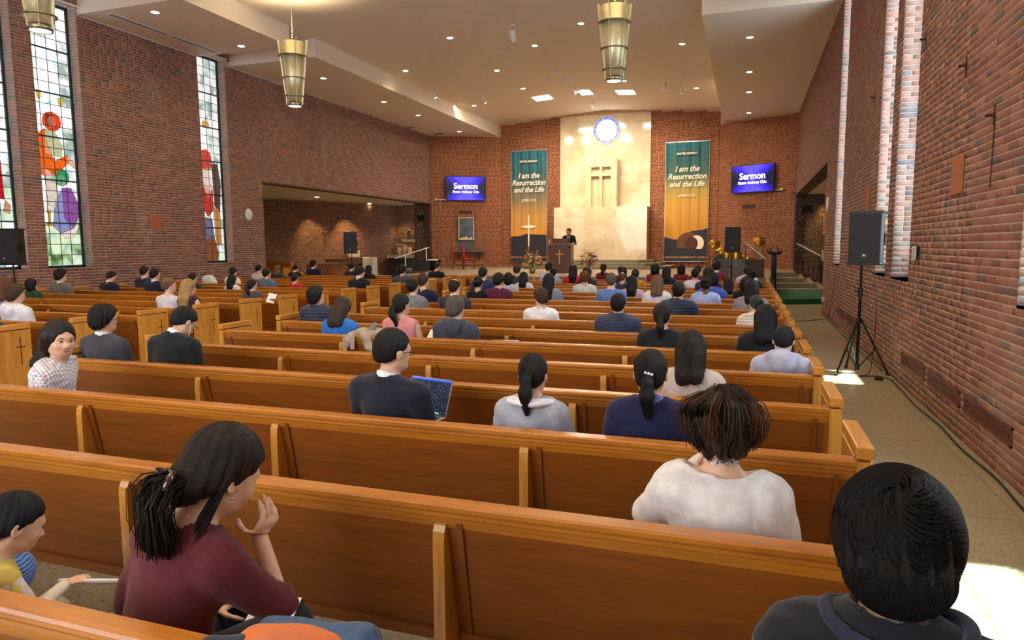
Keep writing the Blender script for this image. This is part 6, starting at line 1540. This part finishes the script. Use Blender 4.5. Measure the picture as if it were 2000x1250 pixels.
# white off-shoulder fleece
armsW = [((.235, .06, .72), (.10, .27, .64)), ((-.27, .14, .80), (-.06, .17, 1.01))]
poseW = dict(hp=.12, hy=-.05, hs=1.12)
gW, _, _ = near_custom(-.06, 1, 1.235, 0, 'person with tousled brown hair in a fluffy white off-shoulder top with lace choker', 'curly', 'brown', 'fleece', 'ece6e2', poseW, armsW, armsW, 'fleece', .172, 1.02,
    [((-.062, .168, 1.015), (.25, -.25, .9), (.5, -.6, 0), -1, .5), ((.095, .275, .635), (-.5, .8, 0), (0, 0, -1), 1, .3)], collar=('turtle', 'd8d4d4'))
for sd in range(5):
    a = sd*1.26+.6; locks(gW, poseW, 'auburn', [(math.cos(a)*.05, -.03+math.sin(a)*.05, 1.325), (math.cos(a)*.10, -.03+math.sin(a)*.11, 1.295), (math.cos(a)*.125, -.03+math.sin(a)*.132, 1.25), (math.cos(a)*.116, -.03+math.sin(a)*.125, 1.215), (math.cos(a)*.118, -.03+math.sin(a)*.125, 1.195)], .0030, 70, .022, 40+sd)
    a = sd*1.26; locks(gW, poseW, 'brown', [(math.cos(a)*.05, -.03+math.sin(a)*.05, 1.32), (math.cos(a)*.10, -.03+math.sin(a)*.11, 1.29), (math.cos(a)*.112, -.03+math.sin(a)*.122, 1.24), (math.cos(a)*.100, -.03+math.sin(a)*.108, 1.19), (math.cos(a)*.070, -.03+math.sin(a)*.08, 1.15)], .0036, 150, .020, 10+sd)
locks(gW, poseW, 'brown', [(-.02, -.03, 1.33), (.0, -.02, 1.35), (.03, -.05, 1.345), (.06, -.09, 1.31)], .0036, 120, .018, 21)
# dark padded jacket, crown of the head seen from above
poseB = dict(hp=.20, hy=.1, hs=1.22)
gB, _, _ = near_custom(.29, 0, 1.27, 0, 'person with short black hair seen from above in a dark padded jacket, bottom right corner', 'thick', 'black', 'puffer', '15161e', poseB, DEF_ARMS, DEF_ARMS, 'plain', .19, 1.05, [], collar=None, var='b')
st = MB(); TW = .78
for k in range(6500):   # short strands whirling out of the crown
    rr_ = random.random()**.6; a = random.uniform(0, 2*PI); th = .10+rr_*2.1
    def sp(th, a, e):
        n_ = Vector((math.sin(th)*math.cos(a), math.sin(th)*math.sin(a), math.cos(th))); q = Vector((n_.x, n_.y*math.cos(-TW)-n_.z*math.sin(TW), n_.y*math.sin(TW)+n_.z*math.cos(TW)))
        return Vector((q.x*(.0985+e), -.002+q.y*(.1185+e), 1.225+q.z*(.1155+e)))
    p0 = sp(th, a, .001); p1 = sp(th+.10, a+.16/max(.4, th), .004); p2 = sp(th+.22, a+.28/max(.4, th), .0045)
    if p1.y > .07 and p1.z < 1.27: continue
    if p1.z < 1.085+random.random()*.03+(.06 if p1.y > -.03 else 0) or (p1.y > .06 and p1.z < 1.27): continue
    st.tube([p0, p1, p2], [.0016, .0014, .0004], 3, cap=False)
for k in range(1900):   # nape strands
    a = random.uniform(PI*1.02, PI*1.98); e = random.uniform(-.75, .55)
    def np_(e, a, o): return Vector((math.cos(a)*math.cos(e)*(.080+o), -.045+math.sin(a)*math.cos(e)*(.072+o), 1.165+math.sin(e)*(.062+o)))
    st.tube([np_(e, a, .001), np_(e-.22, a+random.uniform(-.05, .05), .004), np_(e-.5, a+random.uniform(-.1, .1), .006)], [.0016, .0014, .0004], 3, cap=False)
V = deform(np.array(st.v), **poseB); me = quick_mesh('hair_strand', V, st.f, hair_mat('black', *HAIR['black']), True)
a_ = me.attributes.new('strand', 'FLOAT_VECTOR', 'POINT'); a_.data.foreach_set('vector', (V*np.array([20, 20, 2])).astype(np.float32).ravel()); link('hair_strand', me, gB, kind='stuff')
cb = G((-.22, -.20, .95), (.22, .16, 1.14), .007)
for k in range(29):
    a = PI*(-.30+1.6*k/28); cb.cap((math.cos(a)*.105, -.02-math.sin(a)*.088, 1.0), (math.cos(a)*.128, -.02-math.sin(a)*.108, 1.085+.012*math.cos(a*2)), .020, .012, k=.02)
cb.wrinkle(.003, 14, 4); Vc, Qc = cb.mesh(); link('stand_collar', quick_mesh('stand_collar', deform(Vc.astype(float), lean=0), Qc, cloth_mat('23263c', '23263c'), True), gB)
# child with the marker
armsC = [((.20, .16, .74), (.10, .36, .86)), ((-.235, .05, .72), (-.10, .27, .63))]
poseC = dict(hp=.20, hs=1.5, lean=.22, hy=.10)
gC, lC, sC = near_custom(-2.10, 0, 1.0, -.25, 'child with black hair in a yellow top and cream sleeves holding a white marker', 'short', 'blueblack', 'shirt', 'd8c060', poseC, armsC, [((.178, .03, .90), (.182, .05, .87)), ((-.178, .03, .90), (-.182, .05, .87))], 'plain', .155, .95,
    [((.097, .365, .868), (.55, .75, .35), (-.3, .2, -.9), 1, .9), ((-.095, .275, .625), (.5, .8, 0), (0, 0, -1), -1, .3)], var='c', scale=.56, loc=(-2.33, row_y(0)+.33, .39-.44*.56), tro='a89a86')
for (el, wr), s_ in zip(armsC, (1, -1)):
    gs = G((-.4, -.1, .55), (.4, .45, 1.05), .012); gs.cap((s_*.150, .0, .95), el, .072, .058, k=.03); gs.cap(el, np.array(wr)-(np.array(wr)-np.array(el))*.12, .058, .044, k=.03); gs.wrinkle(.004, 12, 2); Vs, Qs = gs.mesh()
    link('sleeve', quick_mesh('sleeve', deform(Vs.astype(float), lean=.22), Qs, cloth_mat('e6dccd', 'e6dccd'), True), gC)
person((-2.50, row_y(0)+.50, .50-.44*.66), .66, 1.8, 'small child in a blue striped top bending forward at the left edge', 'short', 'black', 'sweater', '5c86d0', dict(lean=1.0, hp=.6), kind='ribs', h=.012, trousers='8a8478')
# preacher, standing
gP = G((-.45, -.25, -.40), (.45, .50, 1.36), .014)
armsP = [((.25, .02, .74), (.20, .26, .74)), ((-.25, .02, .74), (-.20, .26, .74))]
skin_field(gP, armsP, .19, True, legs=False)
for s_ in (1, -1): gP.cap((s_*.09, 0, .52), (s_*.10, .01, .08), .085, .060, k=.05); gP.cap((s_*.10, .01, .08), (s_*.105, 0, -.30), .058, .040, k=.03); gP.cap((s_*.105, -.03, -.34), (s_*.11, .12, -.35), .040, .034, k=.03)
V, Q = gP.mesh(); nV, nQ, off = [V.astype(float)], [Q], len(V)
for (el, wr), s_ in zip(armsP, (1, -1)):
    Vh, Qh = place_hand(np.array(wr)+[0, .012, 0], (-s_*.2, 1, -.1), (0, 0, -1), -s_, .3); nV.append(Vh); nQ.append(Qh+off); off += len(Vh)
poP = dict(hy=.32, hp=.05)
pr = empty('person', (-6.62, 26.30, PLZ+.385), 3.2, 'person in a dark suit and blue tie speaking behind the lectern', 'person', None)
link('body', quick_mesh('body', deform(np.concatenate(nV), **poP), np.concatenate(nQ), skin_mat('tan'), True), pr)
part(pr, 'hair', 'hair_short', .008, hair_mat('black', *HAIR['black']), poP, dict(seed=1))
part(pr, 'suit_jacket', 'suit', .013, cloth_mat('252a38', '252a38'), poP, dict(sh=.19, arms=armsP, variant='p'))
gT = G((-.25, -.2, -.38), (.25, .25, .66), .016)
for s_ in (1, -1): gT.cap((s_*.09, 0, .55), (s_*.10, .01, .08), .105, .080, k=.04); gT.cap((s_*.10, .01, .08), (s_*.105, 0, -.28), .078, .062, k=.03)
V, Q = gT.mesh(); link('trousers', quick_mesh('trousers', V, Q, cloth_mat('252a38', '252a38'), True), pr)
gT = G((-.2, -.12, -.40), (.2, .2, -.26), .012)
for s_ in (1, -1): gT.cap((s_*.105, -.03, -.34), (s_*.11, .13, -.35), .048, .042, k=.03)
gT.plane((0, 0, -.383), (0, 0, -1)); V, Q = gT.mesh(); link('shoes', quick_mesh('shoes', V, Q, M_BLACK, True), pr)
MB().prism([(-.05, .128, ), (.05, .128), (.03, .128), (0, .128)], 0, .001, 2)
V = [(-.075, .098, 1.02), (.075, .098, 1.02), (0, .138, .80), (0, .10, 1.03)]
link('shirt_front', quick_mesh('shirt_front', [(-.06, .100, 1.035), (.06, .100, 1.035), (.0, .152, .80), (-.06, .08, 1.035), (.06, .08, 1.035), (0, .13, .80)], [(0, 2, 1), (3, 4, 5), (0, 1, 4, 3), (1, 2, 5, 4), (2, 0, 3, 5)], M_WHITE), pr)
link('tie', quick_mesh('tie', [(-.018, .112, 1.03), (.018, .112, 1.03), (.022, .158, .84), (0, .162, .80), (-.022, .158, .84), (-.018, .10, 1.03), (.018, .10, 1.03), (.022, .146, .84), (0, .150, .80), (-.022, .146, .84)], [(0, 4, 3, 2, 1), (5, 6, 7, 8, 9), (0, 1, 6, 5), (1, 2, 7, 6), (2, 3, 8, 7), (3, 4, 9, 8), (4, 0, 5, 9)], plain('tie_blue', '3a3f8c', .5)), pr)
part(pr, 'collar', 'collar', .008, M_WHITE, poP, {}); face_bits(pr, poP)

# ================================================================== THINGS IN THE PEWS
def laptop(loc, rz, scr, label, sc=1.0, tilt=1.9):
    g = empty('laptop', loc, rz, label, 'laptop', None)
    MB().box(-.155, .155, -.11, .11, 0, .012, bev=.004).obj('base', M_STEEL, g); MB().box(-.135, .135, -.02, .085, .0122, .0135).obj('keyboard', M_BLACK, g)
    for r in range(5):
        mb = MB()
        for c in range(12): mb.box(-.13+c*.022, -.112+c*.022, -.015+r*.02, .0015+r*.02, .0135, .0150)
        mb.obj('key_row', plain('key_dark', '1c1d20', .5), g)
    lid = empty('lid', (0, .108, .012), 0, parent=g); lid.rotation_euler = (-(tilt-PI/2), 0, 0)
    MB().box(-.155, .155, 0, .006, 0, .215, bev=.003).obj('shell', M_STEEL, lid); MB().box(-.149, .149, -.0015, .0, .007, .209).obj('screen', scr, lid)
    return g, lid
def ide_mat():
    m, nt, b = new_mat('code_screen'); v = coords(nt); br = N(nt, 'ShaderNodeTexNoise'); br.inputs['Scale'].default_value = 1
    mp = N(nt, 'ShaderNodeMapping'); mp.inputs['Scale'].default_value = (70, 1, 240); nt.links.new(v, mp.inputs[0]); br.inputs['Detail'].default_value = 2; nt.links.new(mp.outputs[0], br.inputs['Vector'])
    r = ramp(nt, [(.0, '10141f'), (.60, '141a2a'), (.66, '6a7a98'), (.8, '9aa4b4')], br.outputs['Fac']); nt.links.new(r.outputs[0], b.inputs['Emission Color']); b.inputs['Emission Strength'].default_value = .8
    b.inputs['Base Color'].default_value = (.01, .01, .015, 1); b.inputs['Roughness'].default_value = .12; return m
CODE = ide_mat()
g, lid = laptop((-1.86, 3.58, .72), -.24, CODE, 'open silver laptop with a dark code screen on the lap of the suited person', tilt=1.95)
g.scale = (1.05, 1.05, 1.05)
MB().box(-.149, .149, -.0025, -.0015, .198, .209).obj('menu_bar', emitter('menu_blue', hexc('1c3aa8'), .9), lid)
mb = MB(); [mb.box(-.02+k*.016, -.008+k*.016, -.003, -.0015, .010, .020) for k in range(8)]; mb.obj('dock_icons', emitter('dock', hexc('6aa07a'), .8), lid)
g, lid = laptop((-5.9, 5.9, .62), .2, M_BLACK, 'dark laptop screen rising beyond the checked sweater at the left aisle', tilt=2.0)
g.location = (-5.02, 4.72, .66)
g, lid = laptop((-2.42, 6.72, .52), .1, M_BLACK, 'dark laptop lid beside the grey hooded jacket', tilt=1.8)
def sheet(loc, rz, sx, sy, label, name='paper_sheet', n=3, rot=(0, 0)):
    g = empty(name, loc, 0, label, 'paper', None); g.rotation_euler = (rot[0], rot[1], rz)
    for k in range(n): MB().box(-sx, sx, -sy, sy, k*.003, k*.003+.002).obj('page', M_PAPER, g, loc=(random.uniform(-.006, .006), random.uniform(-.006, .006), 0))
    return g
sheet((-3.03, 6.58, .80), .1, .16, .11, 'white paper sheets between the pink vest and the grey jacket', rot=(.5, 0))
sheet((-10.45, row_y(18)+.04, .862), 0, .22, .05, 'white sheet lying on a front pew rail in the left block', n=2)
sheet((-7.78, row_y(9)+.03, .865), .3, .07, .09, 'open white booklet standing on a left block pew rail, left of the navy quilted jacket', rot=(1.0, .2))
a = sheet((-1.40, 1.70, .575), .35, .07, .10, 'white notebook on the lap of the maroon blouse', name='notebook', rot=(.15, .1)); MB().box(-.073, .073, -.105, .105, -.008, -.001, bev=.003).obj('cover', plain('cover_black', '1c1e24', .4), a)
# marker in the child's hand
a = Vector(deform(np.array([[.135, .42, .875]]), **poseC)[0]); Rz = Matrix.Rotation(-.25, 3, 'Z'); a = Rz @ (a*sC)+Vector(lC)
d = Vector((.96, .28, .02)).normalized()
g = empty('marker_pen', tuple(a), label='white marker pen held by the child toward the maroon blouse', cat='pen')
MB().tube([Vector((0, 0, 0))-d*.03, d*.15], [.0085, .0085], 12).obj('barrel', M_WHITE, g, True); MB().tube([-d*.075, -d*.03], [.0095, .0095], 12).obj('cap', M_WHITE, g, True); MB().tube([-d*.032, -d*.029], [.0098, .0098], 12).obj('seam', MATS['vent_grey'], g)
# coats and bags over the pew rails
def blob(name, mat, prims, lo, hi, h, wr, label, cat, seed=1, parent=None, fr=9):
    g = G(lo, hi, h)
    for p in prims: (g.cap if p[0] == 'c' else g.ell)(*p[1:])
    g.wrinkle(wr, fr, seed); V, Q = g.mesh(); o = link(name, quick_mesh(name, V, Q, mat, True), parent)
    if label: set_props(o, label, cat)
    return o
cg = empty('coat', (-.90, 1.14, .815), label='orange and blue quilted coat draped over the nearest pew rail', cat='coat')
blob('orange_lining', cloth_mat('c8662c', 'c8662c', 'plain'), [('e', (-.06, .06, .035), (.13, .10, .045)), ('e', (.08, .06, .030), (.12, .09, .040)), ('c', (-.10, -.02, -.02), (.10, -.02, -.04), .05, .05)], (-.28, -.14, -.14), (.26, .20, .12), .009, .010, None, None, 3, cg, 14)
blob('blue_shell', cloth_mat('2c4a6c', '2c4a6c', 'quilt'), [('c', (-.13, .11, .045), (.12, .12, .05), .035, .035), ('c', (.12, .08, .03), (.26, .04, -.02), .06, .05), ('c', (.24, .02, -.02), (.30, -.02, -.14), .05, .05)], (-.28, -.14, -.24), (.42, .24, .14), .009, .008, None, None, 5, cg, 12)
blob('dark_lapel', cloth_mat('2a2c34', '2a2c34'), [('c', (-.24, .04, .02), (-.15, .05, .03), .03, .035), ('c', (-.24, .02, 0), (-.24, -.03, -.12), .03, .03)], (-.32, -.12, -.2), (-.06, .14, .10), .009, .006, None, None, 7, cg, 12)
bg = empty('tote_bag', (-3.60, 5.98, .86), label='beige cloth tote bag with straps slumped over a pew rail', cat='bag')
blob('bag_body', cloth_mat('a89684', 'a89684'), [('c', (-.16, .03, -.02), (.14, .05, .02), .055, .06), ('e', (.02, .02, .03), (.16, .06, .045)), ('c', (-.17, -.02, -.02), (-.20, -.05, -.10), .035, .03), ('c', (.0, -.03, .0), (.10, -.05, -.14), .05, .05)], (-.34, -.16, -.26), (.32, .18, .16), .010, .014, None, None, 2, bg, 14)
for k in range(2): 
    MB().prism([(-.24+k*.09, .0), (-.19+k*.09, .0), (-.20+k*.09, -.22+k*.08), (-.25+k*.09, -.22+k*.08)], -.048-k*.004, -.042-k*.004, 1).obj('strap', cloth_mat('b8aa9a', 'b8aa9a', 'knit'), bg)
MB().prism([(-.02, .02), (.10, .14), (.14, .12), (.04, .0)], -.02, .01, 1).obj('grey_flap', cloth_mat('8a8684', '8a8684'), bg)
jk = blob('white_jacket', cloth_mat('e0dcd4', 'e0dcd4'), [('e', (0, 0, .05), (.20, .09, .12)), ('c', (-.15, .02, -.02), (.15, .02, -.02), .07, .07)], (-.34, -.2, -.2), (.34, .2, .26), .016, .008, 'cream white jacket hung over the pew back left of the white top', 'jacket', 4); jk.location = (-12.72, row_y(13)+.06, .90)
# pearl hair tie, earphone cord, headband letters
